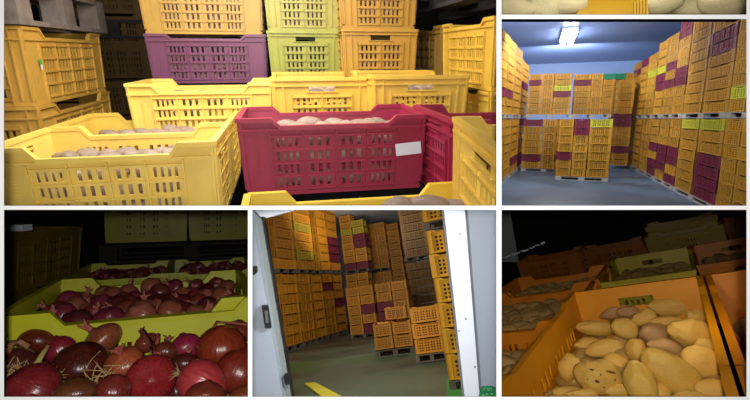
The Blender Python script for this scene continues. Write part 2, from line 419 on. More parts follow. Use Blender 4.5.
# left stack with a long side along the aisle
def sideA(P, L, W, Hh, yaw, color, label, ijk=(0, 0, 1)):
    m = corner_M(CA, P, L, W, Hh, ijk, yaw); near_crate(CA, m, L, W, Hh, color, label, ear=.035); return m
c9 = lin(212, 168, 74)
m9 = sideA(CAM + ray(19, 26) * 1.62, .74, .40, .285, 90, c9, 'ochre crate with a green sticker directly under the left pallet')
bm = bmesh.new(); box(bm, (0, 0, 0), (.016, .001, .02)); box(bm, (0.003, 0, -.02), (.016, .001, 0), 1)
st = mob('sticker', bm_mesh(bm, 'sticker', [mat('green_sticker', lin(60, 190, 80)), M['paper']]), Matrix.Translation((-.29, -.205, .15)), CA, [o for o in COL.objects if o.get('label', '').startswith('ochre crate with a green')][0])
st['label'] = 'small green and white sticker'
near_crate(CA, m9 @ Matrix.Translation((0, 0, -.287)), .74, .40, .285, c9, 'ochre crate below the one with the green sticker', ear=.035)
near_crate(CA, m9 @ Matrix.Translation((-.0, 0, -.574)), .74, .40, .285, c9, 'lowest ochre crate of the left stack, behind the front yellow crates', ear=.035)

def pallet(cell, Mw, L, W, label, H=.14, color=None, group=None, wm='wood'):
    r = emp('wooden_pallet', Mw); tag(r, label, 'pallet', group)
    def bx(nm, lo, hi):
        bm = bmesh.new(); box(bm, lo, hi); mob(nm, bm_mesh(bm, nm, M[wm]), Matrix(), cell, r)
    n = 5; bw = W / n * .72
    for i in range(n):
        y = -W / 2 + i * (W - bw) / (n - 1); bx('deck_board', (-L / 2, y, H - .02), (L / 2, y + bw, H))
    for i in range(3):
        y = -W / 2 + i * (W - .09) / 2; bx('bottom_board', (-L / 2, y, 0), (L / 2, y + .09, .018))
        for j in range(3):
            x = -L / 2 + j * (L - .1) / 2; bx('block', (x, y, .018), (x + .1, y + .09, H - .02))
    return r
pm = m9 @ Matrix.Translation((.03, 0, .290))
pallet(CA, pm, .86, .44, 'grey weathered wooden pallet lying on the left ochre stack', .15)
near_crate(CA, pm @ Matrix.Translation((0.04, .0, .152)), .74, .40, .285, lin(200, 140, 50), 'ochre crate standing on the grey pallet at upper left', ear=.035)
# right stack, sides along the aisle
P0 = CAM + ray(497, 13) * 1.62
c11 = lin(222, 184, 70)
m11 = corner_M(CA, CAM + ray(444, 25) * 2.02, .53, .36, .25, (0, 0, 1), -90)
near_crate(CA, m11, .53, .36, .25, c11, 'yellow crate with a deep rib grid, upper one at the right edge', ear=.02)
near_crate(CA, m11 @ Matrix.Translation((0, 0, -.253)), .53, .36, .25, c11, 'yellow ribbed crate below the upper one at the right edge', ear=.02)
near_crate(CA, m11 @ Matrix.Translation((0.0, 0, -.506)), .53, .36, .25, c11, 'lowest yellow ribbed crate at the right edge, mostly hidden', ear=.02)
m12 = m11 @ Matrix.Translation((-.56, .0, 0))
near_crate(CA, m12, .53, .36, .25, lin(150, 118, 52), 'dull brown crate behind the upper right yellow crate', ear=.02)
near_crate(CA, m12 @ Matrix.Translation((0, 0, -.253)), .53, .36, .25, lin(150, 118, 52), 'dull brown crate low behind the right yellow stack', ear=.02)
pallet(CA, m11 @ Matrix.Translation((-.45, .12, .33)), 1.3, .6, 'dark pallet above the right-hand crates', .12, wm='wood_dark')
# dim stack between the left stack and the purple crate
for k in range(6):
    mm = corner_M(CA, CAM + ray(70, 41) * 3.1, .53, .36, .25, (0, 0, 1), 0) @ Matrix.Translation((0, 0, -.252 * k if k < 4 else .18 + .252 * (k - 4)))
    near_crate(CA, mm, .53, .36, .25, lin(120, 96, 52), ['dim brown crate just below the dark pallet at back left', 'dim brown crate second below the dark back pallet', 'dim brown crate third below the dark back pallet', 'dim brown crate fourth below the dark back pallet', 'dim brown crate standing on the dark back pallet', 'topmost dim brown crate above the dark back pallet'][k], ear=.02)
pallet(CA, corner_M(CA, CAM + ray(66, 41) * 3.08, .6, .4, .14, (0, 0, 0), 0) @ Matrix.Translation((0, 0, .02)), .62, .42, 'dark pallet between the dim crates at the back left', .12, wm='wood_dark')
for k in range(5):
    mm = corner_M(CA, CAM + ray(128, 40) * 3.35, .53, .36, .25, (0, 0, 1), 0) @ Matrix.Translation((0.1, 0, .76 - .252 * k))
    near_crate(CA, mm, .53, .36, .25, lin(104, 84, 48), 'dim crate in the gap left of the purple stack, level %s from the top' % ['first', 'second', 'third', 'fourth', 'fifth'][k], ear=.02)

# ================================================================== BAY B : pale potatoes either side of a yellow crate wall
PALE = lin(206, 192, 146)
for k, (x, y, rx, ry, lb) in enumerate(((512, 9, 24, 12, 'pale shiny potato at the far left of the top right strip'), (540, 15, 24, 17, 'big pale potato next to the yellow wall in the top strip'),
        (528, -2, 22, 10, 'pale potato tucked above the others left in the top strip'), (570, 6, 18, 9, 'small pale potato touching the yellow crate wall'), (661, 4, 24, 12, 'round pale potato just right of the yellow wall'),
        (694, 12, 20, 13, 'pale potato second from the yellow wall on its right'), (725, 5, 28, 14, 'large pale potato near the right end of the top strip'), (748, 12, 20, 12, 'pale potato at the right end of the top strip'), (690, -6, 26, 9, 'pale potato high between two larger ones in the strip'))):
    t = .98 + .03 * (k % 3)
    potato(CB, CAM + ray(x, y) * t, rx / F * t, ry / F * t * 1.15, ry / F * t, (V((1, 0, 0)), V((0, 1, 0)), V((0, 0, 1))), random.uniform(-.1, .1), jit(PALE, .06), lb, None, k)
bm = bmesh.new()
pts = [(573, 22), (650, 22), (640, -40), (603, -40)]
q0 = [CAM + ray(*p) * (.93 if i < 2 else 1.15) for i, p in enumerate(pts)]
q1 = [p + V((0, .05, 0)) for p in q0]
vs = [bm.verts.new(p) for p in q0 + q1]
for f in ((0, 1, 2, 3), (7, 6, 5, 4), (0, 4, 5, 1), (1, 5, 6, 2), (2, 6, 7, 3), (3, 7, 4, 0)): bm.faces.new([vs[i] for i in f])
for k in range(5):
    a = CAM + ray(634 + k * 3, 12 - k) * .93; box(bm, a - V((.002, .004, .03)), a + V((.002, 0, .02)))
o = mob('plastic_crate', bm_mesh(bm, 'crate_corner', M['plastic']), Matrix(), CB, None, lin(190, 146, 14)); tag(o, 'mustard yellow crate wall between pale potatoes in the top right strip', 'crate')
for k in range(26):
    x = random.choice([random.uniform(500, 580), random.uniform(650, 750)]); y = random.uniform(-14, 18); t = 1.09 + random.uniform(0, .05)
    potato(CB, CAM + ray(x, y) * t, .045, .035, .032, (V((1, 0, 0)), V((0, 1, 0)), V((0, 0, 1))), random.uniform(0, 3), jit(lin(190, 172, 120), .1), 'pale potato in the layer beneath the big ones of the top right strip', 'lower potatoes in the top right strip')

# ================================================================== distant crates (rooms C and E)
def far_mesh(m):
    bm = bmesh.new()
    def side(axis, sgn, groups, ns, handle):
        half = .5; n = V((0, sgn, 0)) if axis == 'x' else V((sgn, 0, 0))
        def top(s): return 1 if abs(s) > .36 else (.93 if abs(s) < .3 else .93 + .07 * (abs(s) - .3) / .06)
        def fn(s, z):
            o = .5 if (z > .9 or z < .06 or abs(s) > .4) else .465
            if z > .999 and not handle: z = top(s)
            return V((s, sgn * o, z)) if axis == 'x' else V((sgn * o, s, z))
        xs = [-.5, -.401, -.399, -.3, .3, .399, .401, .5]; hx = []
        c = .38; p = 2 * c / groups
        for g in range(groups):
            a = -c + g * p + .1 * p; st = .8 * p / ns
            for k in range(ns): hx.append((a + k * st + .18 * st, a + (k + 1) * st - .18 * st))
        for h in hx: xs += h
        zs = [0, .059, .061, .899, .901, 1]; rows = [(.12 + r * .17, .12 + r * .17 + .105) for r in range(4)]
        for r in rows: zs += r
        if handle: xs += [-.2, .2]; zs += [.82, .885]
        xs = sorted(set(xs)); zs = sorted(set(zs)); holes = set()
        for i in range(len(xs) - 1):
            xm = (xs[i] + xs[i + 1]) / 2
            for j in range(len(zs) - 1):
                zm = (zs[j] + zs[j + 1]) / 2
                if any(a < xm < b for a, b in hx) and any(a < zm < b for a, b in rows): holes.add((i, j))
                if handle and abs(xm) < .2 and .82 < zm < .885: holes.add((i, j))
        gwall(bm, fn, n, xs, zs, holes, .03)
        for g in range(1, groups):
            s = -c + g * p; q = fn(s, .5); a = V((.012, .025, 0)) if axis == 'x' else V((.025, .012, 0)); q.z = .48
            box(bm, q - a - V((0, 0, .4)), q + a + V((0, 0, .4)))
    side('x', -1, 4, 2, False); side('x', 1, 4, 2, False); side('y', -1, 2, 2, True); side('y', 1, 2, 2, True)
    box(bm, (-.48, -.48, 0), (.48, .48, .05)); box(bm, (-.42, -.42, .05), (.42, .42, .8), 1)      # the load inside
    return bm_mesh(bm, 'stacked_crate', [m, M['load']])
FAR = far_mesh(M['plastic_far'])
def pal_mesh(pm_):
    bm = bmesh.new()
    for i in range(5): box(bm, (-.5, -.5 + i * .21, .86), (.5, -.34 + i * .21, 1))
    for i in range(3):
        box(bm, (-.5, -.5 + i * .44, 0), (.5, -.38 + i * .44, .12))
        for j in range(3): box(bm, (-.5 + j * .44, -.5 + i * .44, .12), (-.38 + j * .44, -.38 + i * .44, .86))
    return bm_mesh(bm, 'pallet', pm_)
PAL = pal_mesh(M['wood_far']); PAL2 = pal_mesh(M['wood_old'])
ORD = ['lowest', 'second', 'third', 'fourth', 'fifth', 'sixth', 'seventh', 'eighth', 'ninth', 'tenth', 'eleventh', 'twelfth', 'thirteenth', 'fourteenth', 'fifteenth']
NTH = ['first', 'second', 'third', 'fourth', 'fifth', 'sixth', 'seventh', 'eighth', 'ninth', 'tenth', 'eleventh', 'twelfth']
def inside(cell, Mw, dims=(1, 1, 1)):
    xs = [proj(Mw @ V((a, b, c))) for a in (-.5, .5) for b in (-.5, .5) for c in (0, 1)]
    r = cell.rect
    return max(p[0] for p in xs) > r[0] + 1 and min(p[0] for p in xs) < r[2] - 1 and max(p[1] for p in xs) > r[1] + 1 and min(p[1] for p in xs) < r[3] - 1
def far_stack(cell, P0, ux, L, depth, z0, hr, n, color_at, where, group, end=False, base='orange', jitter=.01):
    uy = cell.v.cross(ux)
    for k in range(n):
        j = random.uniform(-jitter, jitter) * L
        P = P0 + ux * (L / 2 + j) + uy * (depth / 2 + random.uniform(0, .02)) + cell.v * (z0 + k * hr)
        if end: ax, ay, sx, sy = uy, -ux, depth, L
        else: ax, ay, sx, sy = ux, uy, L, depth
        Mw = Matrix((ax * sx * .97, ay * sy * .97, cell.v * hr * .965)).transposed().to_4x4(); Mw.translation = P
        if not inside(cell, Mw): continue
        c, nm = color_at(proj(P - uy * depth / 2 + cell.v * hr / 2))
        o = mob('stacked_crate', FAR, Mw, cell, None, c)
        tag(o, '%s-level %s crate in %s' % (ORD[k].replace('lowest', 'bottom'), nm, where), 'crate', group)
def far_pallet(cell, P0, ux, L, depth, z0, h, label, group=None):
    uy = cell.v.cross(ux); P = P0 + ux * L / 2 + uy * depth / 2 + cell.v * z0
    Mw = Matrix((ux * L, uy * depth, cell.v * h)).transposed().to_4x4(); Mw.translation = P
    if inside(cell, Mw): tag(mob('wooden_pallet', PAL2 if cell is CE else PAL, Mw, cell), label, 'pallet', group)
def colf(rects, base, names):
    def f(p):
        for (x0, y0, x1, y1, c, n) in rects:
            if x0 <= p[0] <= x1 and y0 <= p[1] <= y1: return jit(c, .08), n
        return jit(base, .12), 'orange'
    return f

# ================================================================== BAY C : cold room with a tube lamp
OR = lin(206, 150, 36); CRD = lin(130, 34, 60); CLM = lin(206, 200, 50); CGR = lin(30, 150, 110)
CR_ = 'red'
rC = [(689, 159, 713, 201, CRD, CR_), (645, 140, 653.5, 153, CRD, CR_), (645, 159, 653.5, 180, CRD, CR_), (653.5, 146, 662, 170, CRD, CR_), (662, 148, 672, 162, CRD, CR_),
      (662, 170, 672, 187, CRD, CR_), (672, 192, 689, 210, CRD, CR_), (630, 138, 634, 145, CRD, CR_), (636, 70, 643, 79, CRD, CR_), (645, 57, 650, 66, CRD, CR_), (653, 75, 669, 90, CRD, CR_), (671, 64, 688, 82, CRD, CR_),
      (680, 18, 700, 33, CRD, CR_), (702, 24, 728, 52, CRD, CR_), (653, 63, 669, 75, CLM, 'lime'), (645, 66, 652, 76, CLM, 'lime'), (728, 80, 746, 101, CLM, 'lime'), (689, 115, 713, 130, CLM, 'lime'),
      (520, 119, 540, 127, CRD, CR_), (520, 155, 540, 163, CRD, CR_), (523, 80, 536, 86, CRD, CR_), (548, 91, 565, 97.5, CRD, CR_), (548, 85.5, 565, 91, CLM, 'lime'),
      (570, 118, 585, 134, CRD, CR_), (585, 118, 608, 125.5, CLM, 'lime'), (555, 152, 570, 160.5, CRD, CR_), (568, 80, 584, 86, CRD, CR_), (606, 73, 626, 79, CGR, 'green'),
      (610, 114, 626, 124, CRD, CR_), (610, 145, 626, 153, CRD, CR_), (502, 91, 510, 99, CRD, CR_), (517, 90, 524, 96, CRD, CR_), (508, 152, 514, 160, CRD, CR_), (502, 163, 506, 170, CRD, CR_)]
colC = colf(rC, OR, None)
fl = lambda x: 168 + .53 * (x - 630)
bx = [624, 630.5, 637, 645, 653, 662, 672.5, 689.5, 713, 727.6, 748, 768]
rows_up = [8, 8, 8, 9, 9, 10, 11, 11, 11, 12, 12]
ends_ = [1, 0, 1, 0, 1, 1, 0, 0, 1, 0, 0]
eA = CC.hit(630.5, fl(630.5)); eB = CC.hit(727.6, fl(727.6)); uR = (eB - eA).normalized()
for k in range(11):
    a = CC.hit(bx[k], fl(bx[k])); b = CC.hit(bx[k + 1], fl(bx[k + 1])); L = (b - a).dot(uR)
    nth = NTH[10 - k]
    far_stack(CC, a, uR, L, .6, .15, .31, 7, colC, 'the %s lower column of the right wall from the front' % nth, 'lower crates of the right wall of stacks', end=bool(ends_[k]))
    far_stack(CC, a, uR, L, .6, 2.46, .30, rows_up[k], colC, 'the %s upper column of the right wall from the front' % nth, 'upper crates of the right wall of stacks', end=bool(ends_[k]))
for k in range(0, 11, 2):
    a = CC.hit(bx[k], fl(bx[k])); b = CC.hit(bx[min(k + 2, 11)], fl(bx[min(k + 2, 11)])); L = (b - a).dot(uR)
    far_pallet(CC, a, uR, L * .98, 1.0, 0, .14, 'wooden pallet on the floor under the %s pair of right wall columns' % NTH[(10 - k) // 2], 'floor pallets of the right wall')
    far_pallet(CC, a, uR, L * .98, 1.0, 2.325, .13, 'grey pallet halfway up the right wall, %s from the front' % NTH[(10 - k) // 2], 'upper pallets of the right wall')
# left wall
fl2 = lambda x: 183 - .84 * (x - 503)
eA = CC.hit(503, 183); eB = CC.hit(520, 168.7); uL = (eB - eA).normalized()
bx2 = [494, 502, 509, 517, 524]
for k in range(4):
    a = CC.hit(bx2[k], fl2(bx2[k])); b = CC.hit(bx2[k + 1], fl2(bx2[k + 1])); L = (b - a).length
    uy = CC.v.cross(uL)
    for z0, hr, n, w_, g in ((.15, .31, 7, 'lower', 'lower crates of the left wall of stacks'), (2.46, .29, 9 if k < 3 else 8, 'upper', 'upper crates of the left wall of stacks')):
        far_stack(CC, a, uL, L, .5, z0, hr, n, colC, 'the %s %s column of the left wall of stacks' % (NTH[k], w_), g)
    far_pallet(CC, a, uL, L * .98, 1.0, 2.325, .13, 'upper pallet in the left wall of stacks, %s from the front' % NTH[k], 'upper pallets of the left wall')
    far_pallet(CC, a, uL, L * .98, 1.0, 0, .14, 'floor pallet of the left wall of stacks, %s from the front' % NTH[k], 'floor pallets of the left wall')
def frontal(cell, yb, cols, z0, n, where, ytop, colr, group, depth=.9, hr=None, lift=0):
    a0 = cell.hit(cols[0], yb); ux = cell.u
    def along(x):
        k = (x - 375) / F; d = a0 - CAM; s = (k * d.y - d.x) / (ux.x - k * ux.y); return s
    ss = [along(x) for x in cols]
    base = a0 + cell.v * z0
    if hr is None:
        dd = base - CAM; r = ray(cols[0], ytop)     # height so that the top shows at ytop
        k = (200 - ytop) / F; Ht = (k * dd.y - dd.z) / (cell.v.z - k * cell.v.y); hr = Ht / n
    for i in range(len(cols) - 1):
        L = ss[i + 1] - ss[i]
        far_stack(cell, a0 + ux * ss[i], ux, L, depth, z0, hr, n, colr, (('the %s column of the ' % NTH[i]) if len(cols) > 2 else 'the ') + where, group, end=(i == 1 or L < .35 * (ss[-1] - ss[0]) * .99 and i % 2 == 1))
    return a0, ux, ss[-1], hr
def pal_f(cell, a0, ux, L, z, lab, h=.13, d=.9): far_pallet(cell, a0, ux, L, d, z, h, lab)
a0, ux, w_, hr = frontal(CC, 179.5, [555, 570, 585, 608], .15, 7, 'free-standing middle block', 118.5, colC, 'crates of the middle block')
pal_f(CC, a0, ux, w_, 0, 'pallet under the free-standing middle block of crates')
a0, ux, w_, hr = frontal(CC, 171, [520.5, 540, 553.5, 567], .15, 7, 'lower back left block', 119, colC, 'crates of the lower back left block')
pal_f(CC, a0, ux, w_, 0, 'floor pallet under the back left block')
pal_f(CC, a0 + ux * .1, ux, w_, 2.34, 'pallet carrying the upper back left block')
frontal(CC, 171, [523.5, 536, 548, 565.5], 2.48, 7, 'upper back left block', 74, colC, 'crates of the upper back left block')
a0, ux, w_, hr = frontal(CC, 170.5, [568, 584, 595.5, 606], .15, 7, 'lower middle block at the back', 119, colC, 'crates of the lower back middle block')
pal_f(CC, a0, ux, w_, 2.34, 'pallet carrying the upper back middle block')
frontal(CC, 170.5, [568, 584, 595.5, 606], 2.48, 7, 'upper back middle block', 74, colC, 'crates of the upper back middle block')
a0, ux, w_, hr = frontal(CC, 168.5, [611, 627], .15, 13, 'tall column between back block and right wall', 80, colC, 'crates of the tall back right column')
frontal(CC, 165.5, [606.5, 617, 632], .15, 15, 'green-topped back right column', 73, colC, 'crates of the green-topped column')
# surfaces of the cold room
def quad(name, pts, m, cell, th=.05, kind='structure', nrm=None):
    bm = bmesh.new(); n = (pts[1] - pts[0]).cross(pts[2] - pts[0]).normalized() if nrm is None else nrm
    a = [bm.verts.new(p) for p in pts]; b = [bm.verts.new(p + n * th) for p in pts]
    bm.faces.new(a); bm.faces.new(b[::-1])
    for i in range(len(pts)): bm.faces.new((a[i], a[(i + 1) % len(pts)], b[(i + 1) % len(pts)], b[i]))
    o = mob(name, bm_mesh(bm, name, m), Matrix(), cell)
    if kind: o['kind'] = kind
    return o
def plane_at(cell, z, d0=.5, d1=34, x0=-30, x1=30):
    o = CAM + cell.v * (z - cell.h)
    return [o + cell.u * x0 + cell.w * d0, o + cell.u * x1 + cell.w * d0, o + cell.u * x1 + cell.w * d1, o + cell.u * x0 + cell.w * d1]
quad('floor', plane_at(CC, 0, d1=33.6), M['floorC'], CC, nrm=-CC.v)
quad('ceiling', plane_at(CC, 2.32 + 3.6, d1=33.6), M['ceil_panel'], CC, nrm=CC.v)
o = CAM + CC.w * 33.6 - CC.v * 2.4
quad('wall_back', [o - CC.u * 30, o + CC.u * 30, o + CC.u * 30 + CC.v * 6.2, o - CC.u * 30 + CC.v * 6.2], M['blue_panel'], CC, nrm=CC.w)
# tube lamp
zc = 2.32 + 3.6
P = CC.hit(568, 40, zc - .28)
lm = emp('ceiling_light', CC.M(P)); tag(lm, 'bright twin fluorescent tube lamp on the cold room ceiling', 'lamp')
def part(nm, f, m, Ml=Matrix(), cell=CC, parent=None, color=None, sm=False):
    bm = bmesh.new(); f(bm); return mob(nm, bm_mesh(bm, nm, m, sm), Ml, cell, parent, color)
hs = part('housing', lambda b: box(b, (-.3, -1.4, .12), (.3, 1.4, .27)), M['white'], parent=lm)
for sx in (-.16, .16): part('tube', lambda b: tube(b, [V((sx, -1.3, 0)), V((sx, 1.3, 0))], [.09, .09], 8), M['tube'], parent=hs)

# ================================================================== BAY E : the same kind of room seen through its doorway
rE = []
OE = lin(214, 144, 30)
def colE(p): return colE_(p)
rE = [(327, 240, 337, 258, CRD, CR_), (348, 236, 362, 246, CRD, CR_), (362, 248, 371, 256, CRD, CR_), (348, 262, 363, 269, CRD, CR_), (323, 281, 336, 291, CRD, CR_), (338, 297, 346, 306, CRD, CR_),
      (364, 307, 378, 314, CRD, CR_), (378, 306, 391, 320, CRD, CR_), (365, 324, 372, 336, CRD, CR_), (292, 223, 311, 235, lin(190, 160, 40), 'yellowish'), (295, 246, 314, 257, lin(190, 160, 40), 'yellowish'), (346, 215, 360, 235, lin(196, 170, 44), 'yellowish')]
colE_ = colf(rE, OE, None)
f3 = lambda x: 352.5 - .3125 * (x - 286)
eA = CE.hit(286, f3(286)); eB = CE.hit(349, f3(349)); uE = (eB - eA).normalized()
bx3 = [274, 286, 305, 317.5, 329, 339, 349]
for k in range(1, 6):
    a = CE.hit(bx3[k], f3(bx3[k])); b = CE.hit(bx3[k + 1], f3(bx3[k + 1])); L = (b - a).length
    far_stack(CE, a, uE, L, .6, .15, .31, 7, colE, 'the %s lower column of the left row past the doorway' % NTH[k - 1], 'lower crates of the left row past the doorway', end=(k % 2 == 0))
    far_pallet(CE, a, uE, L * .98, 1.0, 0, .14, 'floor pallet of the left row past the doorway, %s from the door' % NTH[k - 1], 'floor pallets of the left row past the doorway')
bu = [286, 307, 325.5]
for (g, n) in (([284.5, 305.5, 324], 9), ([329, 339, 349.5], 8)):
    for k in range(2):
        a = CE.hit(g[k], f3(g[k])); b = CE.hit(g[k + 1], f3(g[k + 1])); L = (b - a).length
        far_stack(CE, a, uE, L, .6, 2.47, .33, n, colE, 'the %s upper column of the left row past the doorway' % NTH[k + (0 if g[0] < 300 else 2)], 'upper crates of the left row past the doorway')
        far_pallet(CE, a, uE, L * .99, 1.0, 2.33, .13, 'dark pallet under the %s upper column past the doorway' % NTH[k + (0 if g[0] < 300 else 2)], 'upper pallets past the doorway')
def colT(p): return jit(lin(140, 102, 46), .1), 'darkened orange'  # crate colour darkened to stand in for the dim light back here
def block(cell, p0, x1, ncol, z0, hr, n, where, group, yaw=0, depth=.6, color=colE, pal=None, ends=(), palh=.13):
    a = cell.hit(*p0); ux = cell.axes(yaw)[0]; k = (x1 - 375) / F; d = a - CAM; s = (k * d.y - d.x) / (ux.x - k * ux.y)
    for i in range(ncol):
        far_stack(cell, a + ux * s * i / ncol, ux, s / ncol, depth, z0, hr, n if isinstance(n, int) else n[i], color, (('the %s column of the ' % NTH[i]) if ncol > 1 else 'the ') + where, group, end=i in ends)
    if pal: far_pallet(cell, a, ux, s, depth, z0 - palh - .01, palh, pal)
    return a, ux, s
# back stacks (tall)
block(CE, (352, 331), 375, 2, .15, .31, 7, 'lower back stack after the left row', 'lower crates of the first back stack', pal='floor pallet of the first back stack')
block(CE, (352, 331), 377, 2, 2.47, .30, (8, 7), 'upper back stack after the left row', 'upper crates of the first back stack', pal='pallet between the tiers of the first back stack')
block(CE, (379, 325), 398, 2, .15, .31, 7, 'lower second back stack', 'lower crates of the second back stack', ends=(0, 1))
block(CE, (379, 325), 398, 2, 2.47, .30, (7, 7), 'upper second back stack', 'upper crates of the second back stack', pal='pallet between the tiers of the second back stack', ends=(0, 1))
block(CE, (399, 322), 412, 1, .15, .31, 14, 'narrow stack at the far back', 'crates of the narrow far back stack')
# tall stack right
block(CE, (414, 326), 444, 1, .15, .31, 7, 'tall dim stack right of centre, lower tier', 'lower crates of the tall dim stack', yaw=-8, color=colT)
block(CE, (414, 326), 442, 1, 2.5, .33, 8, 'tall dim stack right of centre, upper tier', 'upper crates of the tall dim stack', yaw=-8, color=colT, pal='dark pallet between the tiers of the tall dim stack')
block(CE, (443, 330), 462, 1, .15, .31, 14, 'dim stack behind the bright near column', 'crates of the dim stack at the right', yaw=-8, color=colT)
# piles in the middle
block(CE, (351, 340), 379, 2, .15, .30, 5, 'low pile behind the front pile', 'crates of the low left pile', pal='pallet under the low left pile')
block(CE, (381, 336), 414, 2, .15, .30, 5, 'broad pile below the tall stack', 'crates of the broad back pile')
a, ux, s = block(CE, (376, 358), 415, 2, .15, .26, 2, 'front pile on a pallet', 'crates at the left of the front pile', yaw=8, depth=.8, ends=())
far_pallet(CE, a, ux, s * 1.02, .9, 0, .13, 'pale wooden pallet under the left part of the front pile')
block(CE, (416.5, 364), 449, 1, .15, .262, 3, 'front pile, right part', 'crates at the right of the front pile', yaw=8, depth=.8, pal='pale wooden pallet under the right part of the front pile')
block(CE, (390, 354), 412, 1, .70, .26, 1, 'top of the front pile, set back on the others', 'single crate on the front pile', yaw=8, depth=.5)
# bright near column
YN = lin(240, 178, 24)
def colN(p): return jit(YN, .05), 'bright yellow'
aN = CE.hit(450, 391)
uN = CE.axes(-8)[0]
for (z0, n, w__) in ((.12, 6, 'lower'), (2.06, 4, 'upper')):
    far_stack(CE, aN, uN, .7, .5, z0, .305, n, colN, 'the %s near column beside the white jamb' % w__, '%s crates of the near column' % w__, jitter=.02)
far_pallet(CE, aN, uN, .7, .5, 1.95, .10, 'pallet inside the bright near column beside the white jamb')
far_pallet(CE, aN, uN, .7, .5, 0, .11, 'pallet at the foot of the bright near column')
quad('floor', plane_at(CE, 0, d1=24), M['floorE'], CE, nrm=-CE.v)
quad('ceiling', plane_at(CE, 1.2 + 3.7, d1=24), M['white'], CE, nrm=CE.v)
o = CAM + CE.w * 24 - CE.v * 1.3
quad('wall_back', [o - CE.u * 30, o + CE.u * 30, o + CE.u * 30 + CE.v * 6, o - CE.u * 30 + CE.v * 6], M['white'], CE, nrm=CE.w)
# doorway: slabs standing at their own distance
def slab(name, px, t, th, m, cell, lab=None, cat=None, kind=None, parent=None, ts=None):
    bm = bmesh.new(); pts = [CAM + ray(*p) * (ts[i] if ts else t) for i, p in enumerate(px)]
    n = (pts[1] - pts[0]).cross(pts[2] - pts[0]).normalized()
    if n.y < 0: n = -n
    a = [bm.verts.new(p) for p in pts]; b = [bm.verts.new(p + n * th) for p in pts]
    bm.faces.new(a); bm.faces.new(b[::-1])
    for i in range(len(pts)): bm.faces.new((a[i], a[(i + 1) % len(pts)], b[(i + 1) % len(pts)], b[i]))
    o = mob(name, bm_mesh(bm, name, m), Matrix(), cell, parent)
    tag(o, lab, cat, None, kind); return o
dr = emp('door_1', Matrix()); dr['kind'] = 'structure'
slab('door_leaf', [(236, 208), (251, 212), (283.5, 402), (240, 402)], 1.0, .03, M['door_grey'], CE, parent=dr)
slab('edge_strip', [(250.5, 209), (261.5, 220), (292, 402), (281.5, 402)], 1.03, .02, M['greypaint'], CE, parent=dr)
slab('rubber_seal', [(261, 217), (263.3, 217), (293.5, 402), (290.5, 402)], 1.035, .02, M['black'], CE, parent=dr)
lp = slab('latch_plate', [(261.5, 306), (267, 306), (270.5, 328.5), (265, 328.5)], .985, .012, M['black'], CE, parent=dr)
slab('latch_bar', [(264.6, 311), (266.6, 311), (268, 323), (266, 323)], .975, .01, M['metal'], CE, parent=lp)
slab('hinge', [(283.5, 376), (288.5, 375), (290.5, 384.5), (285, 385)], 1.01, .015, M['black'], CE, parent=dr)
slab('door_knob', [(252, 267), (254.5, 266.5), (256, 269), (255.8, 273), (254, 275), (252, 275)], .98, .015, M['black'], CE, parent=dr)
slab('trim_1', [(244, 205), (300, 205), (300, 209), (262.5, 219), (255, 219), (248, 212)], 1.06, .02, M['white'], CE, kind='structure')
dj = emp('trim_2', Matrix()); dj['kind'] = 'structure'
jf = slab('jamb_face', [(443.5, 205), (464.5, 205), (480, 402), (465.3, 402)], 1.3, .05, M['white'], CE, parent=dj)
for (x, y) in ((466, 319), (459.2, 331), (475, 367), (460, 234)):
    slab('screw_head', [(x - .8, y - .8), (x + .8, y - .8), (x + .8, y + .8), (x - .8, y + .8)], 1.297, .003, M['metal'], CE, parent=jf)
slab('wall_right', [(463, 200), (500, 200), (500, 402), (478.5, 402)], 1.36, .05, M['door_grey'], CE, kind='structure')
# green bundle at the foot of the wall
bm = bmesh.new()
for i in range(14):
    P = CAM + ray(483 + i * 1.2, 389.5 + random.uniform(-.8, 2)) * 1.25; bmesh.ops.create_icosphere(bm, subdivisions=2, radius=.008 + random.uniform(0, .004), matrix=Matrix.Translation(P))
for i in range(14):
    P = CAM + ray(483 + i * 1.2, 395 + random.uniform(-1, 2)) * 1.25; bmesh.ops.create_icosphere(bm, subdivisions=2, radius=.012, matrix=Matrix.Translation(P))
tag(mob('rolled_netting', bm_mesh(bm, 'rolled_netting', M['greencloth'], True), Matrix(), CE), 'dark green netting bundled on the floor beside the white doorway wall', 'netting')
# yellow plank on the floor
pl = [CE.hit(304.5, 385.5), CE.hit(315.5, 384.5), CE.hit(342, 399), CE.hit(322, 399)]
quad('plank', [p + CE.v * .005 for p in pl], mat('yellow_plank_paint', lin(214, 200, 60), rough=.5, dirt=.3), CE, th=.03, kind=None, nrm=CE.v)
tag(COL.objects['plank'], 'yellow painted plank lying on the wet floor by the door', 'plank')
gq = [CE.hit(447, 380, .0), CE.hit(470, 380), CE.hit(470, 410), CE.hit(447, 410)]
quad('floor_mat', [p + CE.v * .002 for p in gq], mat('green_mat', lin(66, 150, 60), rough=.6, dirt=.5, scale=10), CE, th=.01, kind=None, nrm=CE.v)
tag(COL.objects['floor_mat'], 'green mat on the floor behind the white jamb', 'mat')

